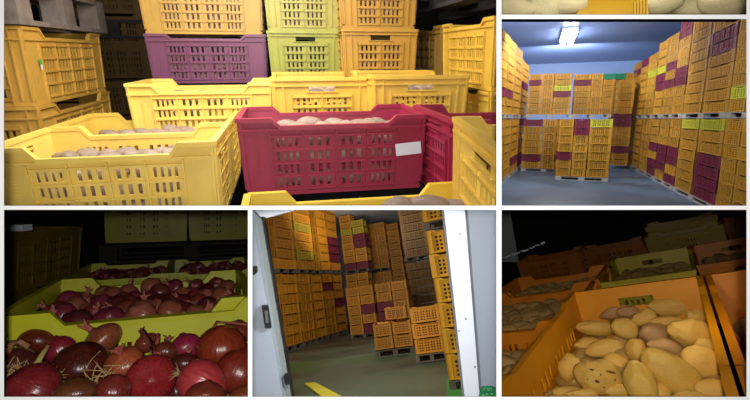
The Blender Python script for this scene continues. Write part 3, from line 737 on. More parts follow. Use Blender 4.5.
# ================================================================== BAY D : red onions in yellow crates
YD = lin(196, 196, 14)
def by_backrim(cell, x0, y0, x1, L, W, H, yaw=0): return by_width(cell, x0, y0, x1, L, W, H, (0, 1, 1), yaw)
def dbox(p, L, W, H): return CD.M(CAM + V(p) + CD.u * L / 2 + CD.w * W / 2)
mD2 = dbox((-.786, .936, -.548), .53, .50, .307)
near_crate(CD, mD2, .53, .50, .307, lin(196, 196, 14), 'second yellow crate of red onions behind the foreground one', ear=.03)
mD1 = mD2 @ Matrix.Translation((.03, -.577, 0))
near_crate(CD, mD1, .60, .62, .307, YD, 'yellow crate full of large red onions in the foreground', ear=.03)
mD3 = dbox((-1.207, 1.753, -.615), .36, .50, .307)
near_crate(CD, mD3, .36, .50, .307, lin(186, 186, 20), 'third yellow onion crate, left one of the back pair', ear=.012)
mD4 = mD3 @ Matrix.Translation((.375, 0, .0))
near_crate(CD, mD4, .36, .50, .307, lin(186, 186, 20), 'back yellow onion crate at the right edge', ear=.012)
def onion_mesh(seed, flat=.86, neck=1.0):
    bm = bmesh.new(); n = 28; prof = []
    for i in range(19):
        a = -math.pi / 2 + math.pi * i / 18
        prof.append((math.cos(a), math.sin(a) * flat))
    prof = [(r, z) for r, z in prof if z < flat * .93]
    top = prof[-1]; 
    prof += [(.24, flat * 1.0), (.15, flat * 1.12)]
    prof[0] = (.06, prof[0][1] * .98)
    rings = []
    for r, z in prof:
        ring = []
        for k in range(n):
            a = 2 * math.pi * k / n; p = V((math.cos(a), math.sin(a), z))
            rr = r * (1 + .05 * noise.noise(p * .8 + V((seed * 5, 0, 0))) + .012 * math.sin(a * 9 + seed))
            ring.append(bm.verts.new((rr * math.cos(a), rr * math.sin(a), z + .03 * noise.noise(p + V((0, seed, 0))))))
        rings.append(ring)
    for r0, r1 in zip(rings, rings[1:]):
        for k in range(n): bm.faces.new((r0[k], r0[(k + 1) % n], r1[(k + 1) % n], r1[k]))
    bm.faces.new(rings[0][::-1]); bm.faces.new(rings[-1])
    return bm_mesh(bm, 'onion_bulb', M['onion'], True)
ON = [onion_mesh(i, .8 + .04 * i) for i in range(5)]
def neck_mesh(seed):
    bm = bmesh.new()
    for k in range(4):
        d = V((random.uniform(-.25, .25), random.uniform(-.25, .25), 0)); q = random.uniform(.5, 1.1)
        d *= .6; tube(bm, [V((0, 0, .78)), V((0, 0, 1.0)) + d * .3, V((0, 0, 1.05 + .3 * q)) + d * 1.1, V((0, 0, 1.05 + .55 * q)) + d * 2.4 + V((.1, 0, 0))], [.2, .13, .1, .04], 6)
    return bm_mesh(bm, 'dry_neck', M['straw'], True)
NK = [neck_mesh(i) for i in range(4)]
def root_mesh():
    bm = bmesh.new()
    for k in range(16):
        a = k * .39; d = V((math.cos(a), math.sin(a), 0)) * random.uniform(.1, .35)
        tube(bm, [V((0, 0, -.8)), V((0, 0, -.95)) + d * .6, V((0, 0, -1.0 - random.uniform(0, .15))) + d * 1.3], [.02, .012, .006], 4)
    return bm_mesh(bm, 'roots', M['straw'])
RT = root_mesh()
def onion(cell, P, r, color, label, axis, flat=1, group=None, neck=True, roots=True, nc=lin(150, 84, 66), k=0):
    z = axis.normalized(); x = z.orthogonal().normalized(); y = z.cross(x)
    R = Matrix((x * r, y * r, z * r * flat)).transposed().to_4x4(); R.translation = P
    R = R @ Matrix.Rotation(random.uniform(0, 6), 4, 'Z')
    o = mob('red_onion', ON[k % 5], R, cell, None, color); tag(o, label, 'onion', group)
    if neck: mob('dry_neck', NK[k % 4], Matrix(), cell, o, nc)
    if roots: mob('roots', RT, Matrix(), cell, o, lin(150, 130, 90))
    return o
W3 = lambda dx, dy, dz: CD.u * dx + CD.w * dy + CD.v * dz
# foreground onions: pixel centre, radius px, colour, axis (u, w, v), flattening
FG = [(151, 379, 24, lin(156, 34, 42), (.1, -.9, .2), .95, 'glossy deep red onion low centre with a bright highlight'),
      (201, 382, 22, lin(186, 58, 65), (.8, -.3, -.35), 1.25, 'pinkish red onion lying on its side at lower right centre'),
      (221, 347, 24, lin(154, 58, 29), (.0, -.3, 1), .95, 'brownish red onion with light streaks near the right edge'),
      (240, 372, 24, lin(129, 40, 26), (.5, .2, 1), 1.0, 'brown red onion cut by the right edge'),
      (186, 347, 15, lin(164, 40, 81), (-.3, .4, 1), .9, 'small purple pink onion beside the brownish red one'),
      (124, 362, 18, lin(190, 92, 54), (-.2, -.5, .8), .85, 'small copper onion in the middle of the front crate'),
      (82, 362, 25, lin(80, 24, 17), (.1, -.3, 1), .82, 'very dark maroon onion left of centre'),
      (60, 350, 14, lin(156, 36, 59), (-.4, .1, 1), 1.1, 'purple onion between the dark maroon and the left straw'),
      (38, 341, 18, lin(113, 42, 21), (.2, .3, 1), .85, 'dark copper onion by the crate wall at left'),
      (30, 391, 28, lin(131, 30, 40), (-.4, -.5, .6), .85, 'broad maroon onion in the lower left corner'),
      (103, 340, 19, lin(174, 96, 65), (-.7, .2, .7), .9, 'pale coppery onion with a ragged pink neck'),
      (12, 332, 15, lin(101, 30, 31), (0, .2, 1), .9, 'dark red onion at the upper left edge'),
      (18, 362, 17, lin(82, 30, 26), (.3, -.3, 1), .9, 'dark onion under dry straw at the left edge'),
      (114, 389, 17, lin(125, 40, 37), (.3, -.2, 1), .85, 'dull red onion low between two larger ones'),
      (185, 364, 13, lin(86, 34, 31), (.3, .3, 1), .8, 'small dark onion in the shade of two glossy ones'),
      (238, 332, 17, lin(137, 56, 34), (.2, .3, 1), .8, 'brown onion behind the streaked one at the right'),
      (147, 343, 12, lin(147, 66, 46), (-.5, .4, 1.0), .9, 'little russet onion with torn skin by the crate wall'),
      (76, 392, 20, lin(107, 62, 31), (.1, .2, 1), .7, 'brown papery onion low at the front left'),
      (165, 352, 12, lin(117, 52, 35), (.2, .5, 1), .9, 'small brown onion behind the deep red one'),
      (205, 398, 20, lin(117, 44, 31), (.2, .0, 1), .8, 'reddish onion mostly cut by the lower edge'),
      (250, 398, 20, lin(127, 60, 31), (.2, .0, 1), .8, 'onion in the lower right corner')]
# the layer of onions is level, a little below the rim
rimz = (mD1.translation - CAM).dot(CD.v) + CD.h + .307
for k, (x, y, r, c, ax, fl_, lb) in enumerate(FG):
    # slightly mounded heap
    P = CD.hit(x, y, rimz - .06)
    t = (P - CAM).y
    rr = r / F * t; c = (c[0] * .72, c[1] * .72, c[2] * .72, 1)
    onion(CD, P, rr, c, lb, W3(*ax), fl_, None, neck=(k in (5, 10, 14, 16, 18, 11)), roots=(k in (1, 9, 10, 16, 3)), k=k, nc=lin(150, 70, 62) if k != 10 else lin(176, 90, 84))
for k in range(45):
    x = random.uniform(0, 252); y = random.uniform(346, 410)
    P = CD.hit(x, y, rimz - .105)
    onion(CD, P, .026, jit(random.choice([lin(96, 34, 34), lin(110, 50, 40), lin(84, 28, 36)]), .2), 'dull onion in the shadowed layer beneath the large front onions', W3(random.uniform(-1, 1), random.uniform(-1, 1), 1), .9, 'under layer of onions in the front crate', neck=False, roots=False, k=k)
def fill_onions(Mw, L, W, level, r, lab, grp, dim=1):
    nx = int((L - .03) / (r * 1.9)); ny = max(2, int((W - .03) / (r * 1.9)))
    for i in range(nx):
        for j in range(ny):
            x = -L / 2 + .02 + r * 1.25 + (i + .4 * (j % 2)) * (L - .04 - 2 * r) / (nx - .6); y = -W / 2 + .02 + r + j * (W - .04 - 2 * r) / (ny - 1)
            P = Mw @ V((x, y, level - r + random.uniform(-.008, .016)))
            c = random.choice([lin(128, 46, 50), lin(112, 50, 38), lin(146, 80, 60), lin(88, 32, 36), lin(128, 44, 62), lin(158, 92, 72)])
            onion(CD, P, r * random.uniform(.85, 1.15), jit(c, .15), lab, W3(random.uniform(-.8, .8), random.uniform(-.8, .3), random.uniform(.3, 1)), .95, grp, neck=random.random() < .4, roots=False, k=i + j, nc=lin(166, 96, 84))
fill_onions(mD2, .53, .50, .29, .033, 'red onion among papery skins in the second yellow crate', 'onions in the second crate')
fill_onions(mD3, .36, .5, .285, .03, 'dim onion in the left crate of the back pair', 'onions in the back left crate')
fill_onions(mD4, .36, .5, .29, .03, 'dim onion in the back crate at the right edge', 'onions in the back right crate')
# dry stalks and straw
def stalk(cell, pts, t, r, lab, color=lin(176, 142, 96)):
    bm = bmesh.new(); tube(bm, [CAM + ray(x, y) * (t + dt) for x, y, dt in pts], [r * (1 - .5 * i / len(pts)) for i in range(len(pts))], 6)
    tag(mob('dry_stalk', bm_mesh(bm, 'dry_stalk', M['straw'], True), Matrix(), cell, None, color), lab, 'stalk')
stalk(CD, [(4, 392, 0), (8, 378, .02), (14, 366, .03)], .74, .006, 'thick dry stalk at the lower left corner', lin(170, 140, 92))
stalk(CD, [(32, 374, 0), (40, 358, .03), (48, 346, .05)], .76, .006, 'pale dry stalk standing between the left onions', lin(176, 152, 84))
stalk(CD, [(5, 352, 0), (10, 344, .02), (20, 342, .03), (29, 347, .03)], .80, .008, 'curled brown onion top at the left edge', lin(150, 100, 70))
stalk(CD, [(8, 372, 0), (14, 366, .01), (24, 370, .01)], .76, .007, 'broken brown stalk lying on the dark left onion', lin(150, 106, 66))
stalk(CD, [(175, 366, 0), (181, 356, .02), (196, 359, .03), (218, 368, .02)], .80, .0018, 'thin bent straw between the pink and the small purple onion', lin(196, 160, 110))
stalk(CD, [(210, 333, .05), (217, 322, .1), (232, 323, .1), (250, 325, .1)], .88, .004, 'dry reddish onion leaf lying along the right crate wall', lin(150, 84, 70))
stalk(CD, [(157, 356, 0), (150, 344, .03), (142, 331, .05)], .86, .008, 'ragged pink onion neck pointing up left in the centre', lin(160, 72, 62))
stalk(CD, [(165, 358, 0), (156, 346, .03), (158, 334, .05)], .87, .006, 'second ragged pink neck beside the first', lin(164, 80, 72))
stalk(CD, [(92, 390, 0), (97, 378, .02), (103, 370, .03)], .76, .0022, 'thin straw between the dark maroon and the copper onion', lin(170, 130, 80))
bm = bmesh.new()
for k in range(110):
    x = random.choice([random.gauss(48, 10), random.gauss(105, 9), random.gauss(15, 6)]); y = random.gauss(378, 7)
    P = CAM + ray(x, y) * random.uniform(.76, .8); d = V((random.uniform(-1, 1), random.uniform(-.4, .4), random.uniform(-1, 1))).normalized() * random.uniform(.01, .028)
    tube(bm, [P - d, P + V((0, -.003, .003)), P + d], [.0006, .0008, .0004], 4)
tag(mob('loose_straw', bm_mesh(bm, 'loose_straw', M['straw']), Matrix(), CD, None, lin(180, 150, 100)), 'tangle of fine dry straw and roots among the front onions', 'straw', kind='stuff')
# crates and pallet at the back of the onion bay
mm = dbox((-1.777, 2.956, -.285), .5, .36, .286); near_crate(CD, mm, .5, .36, .286, lin(190, 180, 22), 'dark yellow crate on the back pallet, left of the pair', ear=.02)
m5 = mm @ Matrix.Translation((.515, 0, 0)); near_crate(CD, m5, .5, .36, .286, lin(190, 180, 22), 'dark yellow crate on the back pallet, right of the pair', ear=.02)
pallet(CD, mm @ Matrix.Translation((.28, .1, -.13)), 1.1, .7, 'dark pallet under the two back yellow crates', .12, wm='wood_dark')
for k in range(2):
    mc = corner_M(CD, CAM + ray(4, 232) * 1.75, .5, .36, .25, (0, 0, 1), 70) @ Matrix.Translation((0, 0, -.252 * k))
    near_crate(CD, mc, .5, .36, .25, lin(120, 100, 34), ['dim brown crate of the stack at the left edge, upper one', 'dim brown crate of the stack at the left edge, lower one'][k], ear=.01)
bm = bmesh.new(); P = CAM + ray(8, 228) * 1.7; box(bm, P + V((-.06, 0, -.012)), P + V((.055, .05, .012)))
tag(mob('folded_cloth', bm_mesh(bm, 'folded_cloth', M['paper']), Matrix(), CD), 'grey cloth lying on the dim stack at the left edge', 'cloth')

# ================================================================== BAY F : potatoes in orange crates
OF = lin(236, 154, 4)
mF1 = CF.M(V((0, 0, 0)))
u, w, v = CF.u, CF.w, CF.v
pos = CAM + V((.268, .799, -.691))
WF = .95; HF = .319; LF = .38
mF1 = CF.M(pos + u * LF / 2 + w * WF / 2)
def f_crate(dx, dy, dz, L, W, color, label, Hh=.26, yaw=0, ear=.02):
    m = mF1 @ Matrix.Translation((dx, dy, dz + HF - Hh)) @ Matrix.Rotation(math.radians(yaw), 4, 'Z'); 
    near_crate(CF, m, L, W, Hh, color, label, ear=ear); return m
R90 = Matrix.Rotation(math.pi / 2, 4, 'Z')
def f_end(x0, y0, x1, across, depth, Hh, color, label, ear=.02):
    m, t = by_width(CF, x0, y0, x1, across, depth, Hh, (0, 1, 1)); m = m @ R90
    near_crate(CF, m, depth, across, Hh, color, label, ear=ear); return m, t
mF1 = mF1 @ R90
near_crate(CF, mF1, WF, LF, HF, OF, 'orange crate in the foreground filled with large clean potatoes', ear=.012)
HANDLE = mF1
mY, _ = f_end(614, 259, 688, .38, .72, .3, lin(214, 190, 30), 'yellow crate of potatoes behind the foreground orange crate')
mO, _ = f_end(692, 246, 768, .38, .72, .3, lin(232, 136, 8), 'orange crate at the right edge behind the main pair, with potatoes')
mR = CF.M(pos + u * (LF * 1.5 + .025) + w * WF / 2 + v * .0) @ R90
near_crate(CF, mR, WF, LF, HF, lin(232, 136, 8), 'orange crate right of the foreground crate, only its left side in view', ear=.012)
ma, ta = by_width(CF, 517, 278, 607, .50, .42, .28, (0, 1, 1))
near_crate(CF, ma, .50, .42, .28, lin(232, 136, 8), 'farthest orange crate in the left column of potato crates', ear=.03)
mb = ma @ Matrix.Translation((-.01, -.55, 0)); near_crate(CF, mb, .50, .62, .28, lin(232, 136, 8), 'middle orange crate in the left column of potato crates', ear=.03)
mc = mb @ Matrix.Translation((-.01, -.66, 0)); near_crate(CF, mc, .50, .66, .28, lin(232, 136, 8), 'nearest orange crate in the left column, cut by the left edge', ear=.03)
PF = lin(234, 184, 80)
FP = [(195, 257, 37, 17, 5, 'long smooth potato at the far left of the foreground crate'), (255, 257, 27, 21, 10, 'rounded potato right of the long smooth one'), (240, 224, 35, 15, -15, 'dirty brown potato against the far wall of the orange crate'),
      (293, 237, 26, 17, -20, 'small oval potato in the upper middle of the orange crate'), (352, 212, 50, 21, -5, 'long potato lying along the far wall at right'), (345, 245, 34, 14, 5, 'potato peeking out beneath the long one by the far wall'),
      (383, 263, 40, 28, 8, 'large oval potato at the upper right with small brown spots'), (312, 268, 28, 21, 15, 'soil-stained potato in the middle of the orange crate'), (277, 302, 20, 26, 0, 'upright egg-shaped potato near the centre'),
      (215, 297, 40, 18, -12, 'long tan potato behind the scarred one'), (183, 290, 28, 17, 0, 'tan potato by the left wall with its top covered'), (346, 345, 62, 38, 35, 'biggest potato, long and tilted, in the front middle'),
      (405, 323, 37, 33, 10, 'round shiny potato right of the biggest one'), (337, 292, 33, 17, 8, 'potato with brown patches just above the biggest one'), (199, 352, 46, 36, 15, 'scarred potato with dark eyes at the front left'),
      (145, 335, 30, 22, -60, 'tan potato leaning on the left crate wall'), (284, 365, 46, 32, 75, 'upright long potato between the scarred and the biggest one'), (240, 328, 28, 20, 30, 'yellow potato behind the upright long one'),
      (240, 382, 28, 16, 0, 'potato cut by the lower edge left of the upright one'), (140, 386, 30, 14, 0, 'flat potato in the lower left corner of the crate'), (430, 380, 34, 22, 0, 'smooth potato in the lower right corner of the crate'),
      (328, 384, 20, 20, 0, 'potato below the biggest one at the bottom edge'), (397, 231, 18, 13, 10, 'small potato in the far right corner of the crate'), (416, 290, 22, 18, 0, 'potato against the right crate wall'), (372, 295, 24, 14, 0, 'tan potato beneath the large oval one'),
      (165, 395, 40, 16, -10, 'brown potato along the bottom edge at left'), (385, 398, 36, 18, 0, 'potato along the bottom edge at right'), (262, 225, 22, 13, 0, 'small brown potato close to the far wall')]
zl = (mF1.translation - CAM).dot(CF.v) + CF.h + HF
for k, (x, y, a, b, an, lb) in enumerate(FP):
    px, py = 497 + x / 2, 200 + y / 2
    P = CF.hit(px, py, zl - .085 + (.03 if k in (11, 14, 12, 6, 16) else 0) - (.02 if k in (5, 9, 10, 24, 17) else 0))
    t = (P - CAM).y
    # size across the view; long axis in the view plane rolled onto the heap
    st = math.sqrt(1 + ((px - 375) / F) ** 2)
    sa, sb = a / 2 / F * t, b / 2 / F * t
    R_ = V((math.cos(math.radians(an)), 0, -math.sin(math.radians(an)))); vd = ray(px, py).normalized()
    R_ = (R_ - vd * R_.dot(vd) * .5).normalized(); N_ = -vd; N_ = (N_ - R_ * N_.dot(R_)).normalized(); B_ = N_.cross(R_)
    me = POT[k % 8]
    m = Matrix((R_ * sa * .95, B_ * sb * .95, N_ * (sb * .85))).transposed().to_4x4(); m.translation = P
    c = jit(PF, .07)
    if k in (2, 7, 27): c = lin(196, 148, 92)
    if k == 13: c = lin(206, 158, 92)
    tag(mob('potato', me, m, CF, None, c), lb, 'potato')
    if k == 14:
        for (ex, ey, er) in ((352 / 4, 0, 0),): pass
# dark eyes scabbed into the scarred potato
sc = [o for o in COL.objects if o.get('label', '').startswith('scarred potato')][0]
bm = bmesh.new()
for (x, y, rx, ry) in ((-.38, .28, .16, .09), (-.12, -.28, .15, .12), (.42, .42, .3, .09), (-.02, .12, .05, .1), (.2, -.5, .06, .06), (.62, .05, .06, .1), (-.5, -.3, .05, .04)):
    z = .93 * math.sqrt(max(.02, 1 - x * x - y * y)) + .02
    bmesh.ops.create_icosphere(bm, subdivisions=2, radius=1, matrix=Matrix.Translation((x, y, z)) @ Matrix.Diagonal((rx * .7, ry * .7, .05, 1)))
mob('scab', bm_mesh(bm, 'scab', mat('potato_scab', lin(120, 76, 44), rough=.9, dirt=.6, scale=30), True), Matrix(), CF, sc)
for i in range(9):
    for j in range(4):
        P = mF1 @ V((-WF / 2 + .08 + i * .095 + random.uniform(-.02, .02), -LF / 2 + .06 + j * .088 + random.uniform(-.01, .01), HF - .135 + random.uniform(-.01, .01)))
        potato(CF, P, .055, .036, .034, (CF.u, CF.w, CF.v), random.uniform(0, 3), jit(lin(206, 160, 84), .1), 'potato in the layer beneath the big ones in the foreground orange crate', 'lower potatoes in the foreground crate')
PG = lin(214, 170, 98)
def fillF(m, L, W, Hh, lab, grp, r=.03, lev=.05, col=PG, region=None):
    fill_potatoes(CF, m, L, W, Hh, Hh - lev, col, lab, grp, r=r, region=region)
fillF(mY, .72, .38, .3, 'dusty potato in the yellow crate behind the foreground crate', 'potatoes in the yellow crate', .034, .06)
fillF(mO, .72, .38, .3, 'dusty potato in the orange crate at the right edge', 'potatoes in the far right orange crate', .034, .06)
fillF(mR, WF, LF, HF, 'potato in the crate right of the foreground one', 'potatoes in the right crate', .042, .11, lin(190, 156, 96))
fillF(ma, .50, .42, .28, 'dusty potato in the farthest crate of the left column', 'potatoes in the far left crate', .028, .05)
fillF(mb, .50, .62, .28, 'dusty potato in the middle crate of the left column', 'potatoes in the middle left crate', .032, .05)
fillF(mc, .50, .66, .28, 'dusty potato in the nearest crate of the left column', 'potatoes in the near left crate', .036, .07)
# straw bits at the far wall
# rows of crates behind
for k, (x0, y0, x1, c) in enumerate(((517, 262, 577, lin(204, 120, 24)), (580, 251, 641, lin(204, 120, 24)), (645, 238, 722, lin(196, 160, 30)), (725, 222, 800, lin(204, 124, 24)))):
    m, t = by_width(CF, x0, y0, x1, .5, .34, .25, (0, 0, 1)); near_crate(CF, m, .5, .34, .25, c, 'dim crate in the row behind the open potato crates, %s from the left' % NTH[k], ear=.02)
    if k == 2: near_crate(CF, m @ Matrix.Translation((0, .36, .05)), .5, .34, .25, c, 'dim yellow crate second in depth behind the open crates', ear=.02)
for k, (x0, y0, x1) in enumerate(((500, 248, 538), (540, 240, 568), (570, 233, 601), (603, 225, 640), (643, 217, 684))):
    m, t = by_width(CF, x0, y0, x1, .42, .34, .27, (0, 0, 0))
    if k: near_crate(CF, m, .42, .34, .27, lin(206, 130, 30), 'dark crate of the raised back row, %s from the left' % NTH[k - 1], ear=.02)
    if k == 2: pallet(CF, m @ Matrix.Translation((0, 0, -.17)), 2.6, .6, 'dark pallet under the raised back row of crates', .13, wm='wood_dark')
slab('wall_left', [(495, 205), (509, 205), (519, 262), (495, 262)], 2.9, .05, M['greypaint'], CF, kind='structure')
bm = bmesh.new()
for k in range(22):
    P = CAM + ray(500 + k * 2.1, 259 - k * .75 + random.uniform(-.7, .7)) * 2.3; bmesh.ops.create_icosphere(bm, subdivisions=1, radius=random.uniform(.003, .007), matrix=Matrix.Translation(P))
tag(mob('plastic_film', bm_mesh(bm, 'plastic_film', M['paper']), Matrix(), CF), 'crumpled strip of pale film along the edge behind the left crates', 'film')

# ================================================================== partition walls between the bays, their white front edges and back walls
def wedge(name, r, y0, y1, m):
    x0, t0, x1, t1 = r; bm = bmesh.new()
    a = [bm.verts.new(CAM + ray(*p) * y0) for p in ((x0, t1), (x1, t1), (x1, t0), (x0, t0))]
    b = [bm.verts.new(CAM + ray(*p) * y1) for p in ((x0, t1), (x1, t1), (x1, t0), (x0, t0))]
    bm.faces.new(a); bm.faces.new(b[::-1])
    for i in range(4): bm.faces.new((a[i], a[(i + 1) % 4], b[(i + 1) % 4], b[i]))
    o = mob(name, bm_mesh(bm, name, m), Matrix(), None); o['kind'] = 'structure'; return o
edges = [((496.5, -160, 501.5, 397), 40), ((4, 205.7, 496.5, 209.8), 25), ((501.5, 14.6, 746.5, 19), 34), ((501.5, 205.7, 746.5, 209.8), 34), ((248, 209.8, 252.3, 396.8), 25),
         ((-60, -160, 4, 460), 25), ((746.5, -160, 810, 460), 34), ((4, 396.8, 746.5, 460), 25), ((-60, -220, 810, -160), 6)]
for i, (r, d) in enumerate(edges):
    wedge('trim_%d' % (i + 3), r, YF, YF + .03, M['trim']); wedge('wall_divider', r, YF + .03, d, M['part'])
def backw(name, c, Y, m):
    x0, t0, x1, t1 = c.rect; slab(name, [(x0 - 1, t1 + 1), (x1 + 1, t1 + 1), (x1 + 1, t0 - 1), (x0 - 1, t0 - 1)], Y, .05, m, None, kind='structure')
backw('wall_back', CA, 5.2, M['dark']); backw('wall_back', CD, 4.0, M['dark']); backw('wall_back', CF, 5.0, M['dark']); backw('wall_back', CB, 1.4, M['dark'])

# ------------------------------------------------------------------ cut what would pass through a partition
DEAD = set(); STEP = 1
# which of the small repeats show in the photograph (1), show only in slivers (2) or not at all (0)
CODES = ['1001110021102011011110211100111001110000111111112221121002011020222011220122201112022122212002021111111112111111211111111111110000000000000000000111200001022022000100021200020000120001000021211220000000000200022000122001202220000012110000000000200001222012102200020222100000212222122212122221212222212122222212121022222222012122122002222012222121002222022122122202222022222222201222', '111111100000100000000000000000000001111111111111111111111111111001111011101101111111111100011000000000001010111111111111111111110101101000000011111111111011110110011110101110111110011110111110111110000011110111110101111111111111011111110000101010111001010', '222222222222222222222222222222222212111111111212111121111111111111111111111111111111111111111111111111111111112111111111111111011111111111111221111122222222222222221222212221222222222222212222222222222222222222221111111111111111111111111111111111122222221121111211112111111110000200000020000000201111111211112122212221111111111111000000222222221220222222222222', '1111111111111111111111111111111111111111101111112111111121111111202220210222011111111111111111002022200222212222222222222202202211111111021111111111100202020020011111111112211122111111111111111111']
def kill(o):
    for ch in list(o.children): kill(ch)
    DEAD.add(o)
def flush():
    for c in (CA, CB, CC, CD, CE, CF): c.objs[:] = [o for o in c.objs if o not in DEAD]
    for o in DEAD: WM.pop(o, None)
    for o in DEAD: bpy.data.objects.remove(o)
    DEAD.clear()
    for o in list(COL.objects):
        if o.type == 'EMPTY' and not o.children: bpy.data.objects.remove(o)
def clip_all():
    for c in (CA, CB, CC, CD, CE, CF):
        x0, y0, x1, y1 = c.rect; e = .35
        x0 += e; y0 += e; x1 -= e; y1 -= e
        planes = []
        for (p, q) in (((x0, y0), (x0, y1)), ((x1, y1), (x1, y0)), ((x0, y1), (x1, y1)), ((x1, y0), (x0, y0))):
            n = ray(*p).cross(ray(*q)).normalized()
            if n.dot(ray((x0 + x1) / 2, (y0 + y1) / 2)) < 0: n = -n
            planes.append((CAM, n))
        planes.append((CAM + V((0, YF + .035, 0)), V((0, 1, 0))))
        for o in list(c.objs):
            if o in DEAD: continue
            Mw = WM[o]; pts = [Mw @ V(b) for b in o.bound_box]
            cut = [pl for pl in planes if min((p - pl[0]).dot(pl[1]) for p in pts) < 0]
            if not cut: continue
            out = any(max((p - pl[0]).dot(pl[1]) for p in pts) < 0 for pl in cut)
            if not out:
                bm = bmesh.new(); bm.from_mesh(o.data); bm.transform(Mw)
                convex = o.name.split('.')[0] in ('potato', 'red_onion')
                for co, n in cut:
                    r = bmesh.ops.bisect_plane(bm, geom=bm.verts[:] + bm.edges[:] + bm.faces[:], plane_co=co, plane_no=n, clear_inner=True)
                    if convex:
                        ed = [g for g in r['geom_cut'] if isinstance(g, bmesh.types.BMEdge)]
                        if ed:
                            try: bmesh.ops.edgeloop_fill(bm, edges=ed)
                            except Exception: pass
                out = len(bm.faces) == 0
                if not out:
                    bm.transform(Mw.inverted()); me = o.data.copy(); bm.to_mesh(me); o.data = me
                bm.free()
            if out: kill(o)
    flush()
def root(o):
    while o.parent: o = o.parent
    return o
def cull(limits):
    """leave out small things the photograph shows nothing of; past the limit the least visible of a kind become one heap"""
    bpy.context.view_layer.update(); dg = bpy.context.evaluated_depsgraph_get(); cnt = {}
    for iy in (() if CODES else range(0, 400, STEP)):
        for ix in range(0, 750, STEP):
            ok, loc, nr, fi, ob, mm = S.ray_cast(dg, CAM + ray(ix + .5, iy + .5) * .3, ray(ix + .5, iy + .5).normalized())
            if ok: r = root(ob).name; cnt[r] = cnt.get(r, 0) + 1
    codes = []
    for li, (kind, cells, lim, label, mt) in enumerate(limits):
        for cl in [cells]:
            al = [o for c in cl for o in c.objs if o.name.split('.')[0] == kind]
            if CODES: cd_ = CODES[li]
            else:
                rk = sorted([o for o in al if cnt.get(o.name, 0)], key=lambda o: -cnt[o.name]); top_ = set(rk[:lim]); low = set(rk[lim:])
                cd_ = ''.join('1' if o in top_ else ('2' if o in low else '0') for o in al)
            codes.append(cd_)
            os_ = [o for o, c in zip(al, cd_) if c != '0']
            for o, c in zip(al, cd_):
                if c == '0': kill(o)
            rest = [o for o, c in zip(al, cd_) if c == '2']
            if len(rest) > 1:
                bm = bmesh.new(); cl_ = bm.loops.layers.float_color.new('tint')
                for o in rest:
                    b2 = bmesh.new(); b2.from_mesh(o.data); b2.transform(WM[o]); me = bpy.data.meshes.new('t'); b2.to_mesh(me); b2.free()
                    n0 = len(bm.faces); bm.from_mesh(me); bm.faces.ensure_lookup_table(); bpy.data.meshes.remove(me)
                    c = tuple(o.color)
                    for f in bm.faces[n0:]:
                        for l in f.loops: l[cl_] = c
                me = bpy.data.meshes.new(kind + '_heap'); bm.to_mesh(me); bm.free(); me.materials.append(mt); me.materials.append(M['load'])
                for p in me.polygons: p.use_smooth = kind == 'potato'
                h = mob({'potato': 'potato_heap', 'stacked_crate': 'crate_stacks'}[kind], me, Matrix(), cl[0])
                tag(h, label, {'potato': 'potatoes', 'stacked_crate': 'crates'}[kind], None, 'stuff')
                for o in rest: kill(o)
    flush()
    return codes
clip_all()
codes = cull([('potato', [CA], 110, 'dusty potatoes seen only in slivers through the slots of the stacked crates', M['potato_h']),
      ('potato', [CB, CF], 190, 'potatoes showing only in gaps between the others in the orange crates', M['potato_h']),
      ('stacked_crate', [CC], 190, 'distant orange crates of the cold room stacks of which only slivers show', M['far_h']),
      ('stacked_crate', [CE], 130, 'distant orange crates past the doorway of which only slivers show', M['far_h'])])

# ------------------------------------------------------------------ light
def lamp(name, kind, P, power, col=(1, 1, 1), d=None, size=.3, sy=None, spread=None):
    l = bpy.data.lights.new(name, kind); l.energy = power; l.color = col
    if kind == 'AREA':
        l.size = size
        if sy: l.shape = 'RECTANGLE'; l.size_y = sy
        if spread: l.spread = math.radians(spread)
    else: l.shadow_soft_size = size
    o = bpy.data.objects.new(name, l); COL.objects.link(o); o.location = P
    if d is not None: o.rotation_euler = V(d).to_track_quat('-Z', 'Y').to_euler()
    return o
W = bpy.data.worlds.new('world'); S.world = W; W.use_nodes = True
W.node_tree.nodes['Background'].inputs[0].default_value = (1, 1, 1, 1); W.node_tree.nodes['Background'].inputs[1].default_value = .12
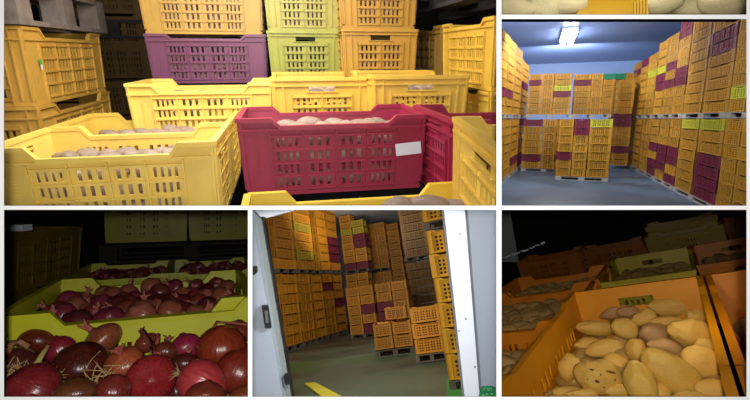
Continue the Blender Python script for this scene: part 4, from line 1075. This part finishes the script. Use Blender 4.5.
# the flash beside the camera
lamp('camera_flash', 'POINT', CAM + V((.0, -.03, .012)), 26, (1, .97, .93), size=.01)
# bay A : unseen fill light added overhead
lamp('store_fill', 'AREA', CAM + ray(210, -95) * 1.25, 22, (1, .95, .92), d=(0.05, .75, -.75), size=.9)
# bay C : fill lights added below the ceiling, without fixtures
for (x, y, t, p) in ((560, 30, 4, 18), (650, 30, 4, 20), (560, 32, 9, 60), (650, 32, 9, 60), (535, 40, 14, 80), (610, 45, 14, 80)):
    lamp('cold_room_fill', 'AREA', CAM + ray(x, y) * t, p, (.82, .88, 1), d=CC.w * .75 - CC.v * .65, size=.8)
lamp('cold_room_ceiling_fill', 'AREA', CC.hit(567, 60, 4.2), 260, (.8, .88, 1), d=CC.w * .5 + CC.v * .8, size=2.5)  # added fill that brightens the ceiling around the tubes
lamp('back_wall_fill', 'AREA', CC.hit(567, 72, 4.6), 420, (.8, .88, 1), d=CC.w + CC.v * .15, size=2)  # added fill aimed at the back wall, no fixture there
# bay E
lamp('cold_store_ceiling_fill', 'AREA', CE.hit(350, 240, 3.2), 70, (1, .95, .9), d=CE.w * .5 + CE.v * .8, size=1.5)  # added fill to lift the ceiling, no real uplight
lamp('doorway_fill', 'AREA', CAM + ray(420, 226) * .74, 4, (.95, .97, 1), d=CE.w * .8 - CE.v * .5, size=.03)  # added unseen light, stands in for corridor light on the jamb
for (x, y, t, p) in ((350, 216, 3, 34), (330, 218, 6, 72), (315, 225, 10, 72)):
    lamp('cold_store_fill', 'AREA', CAM + ray(x, y) * t, p, (1, .95, .88), d=CE.w * .75 - CE.v * .6, size=.5)  # fills added along the room, facing inward, no fixtures
# bay F
lamp('bay_f_fill', 'AREA', CAM + ray(640, 217) * .95, .8, (1, .93, .85), d=CF.w * .85 - CF.v * .5, size=.06)  # added unseen fill to brighten the crates further back
# bay B
lamp('strip_fill', 'AREA', CAM + ray(640, -50) * .85, .7, (1, .98, .9), d=(0, .8, -.8), size=.35)  # fill added above the strip, out of view
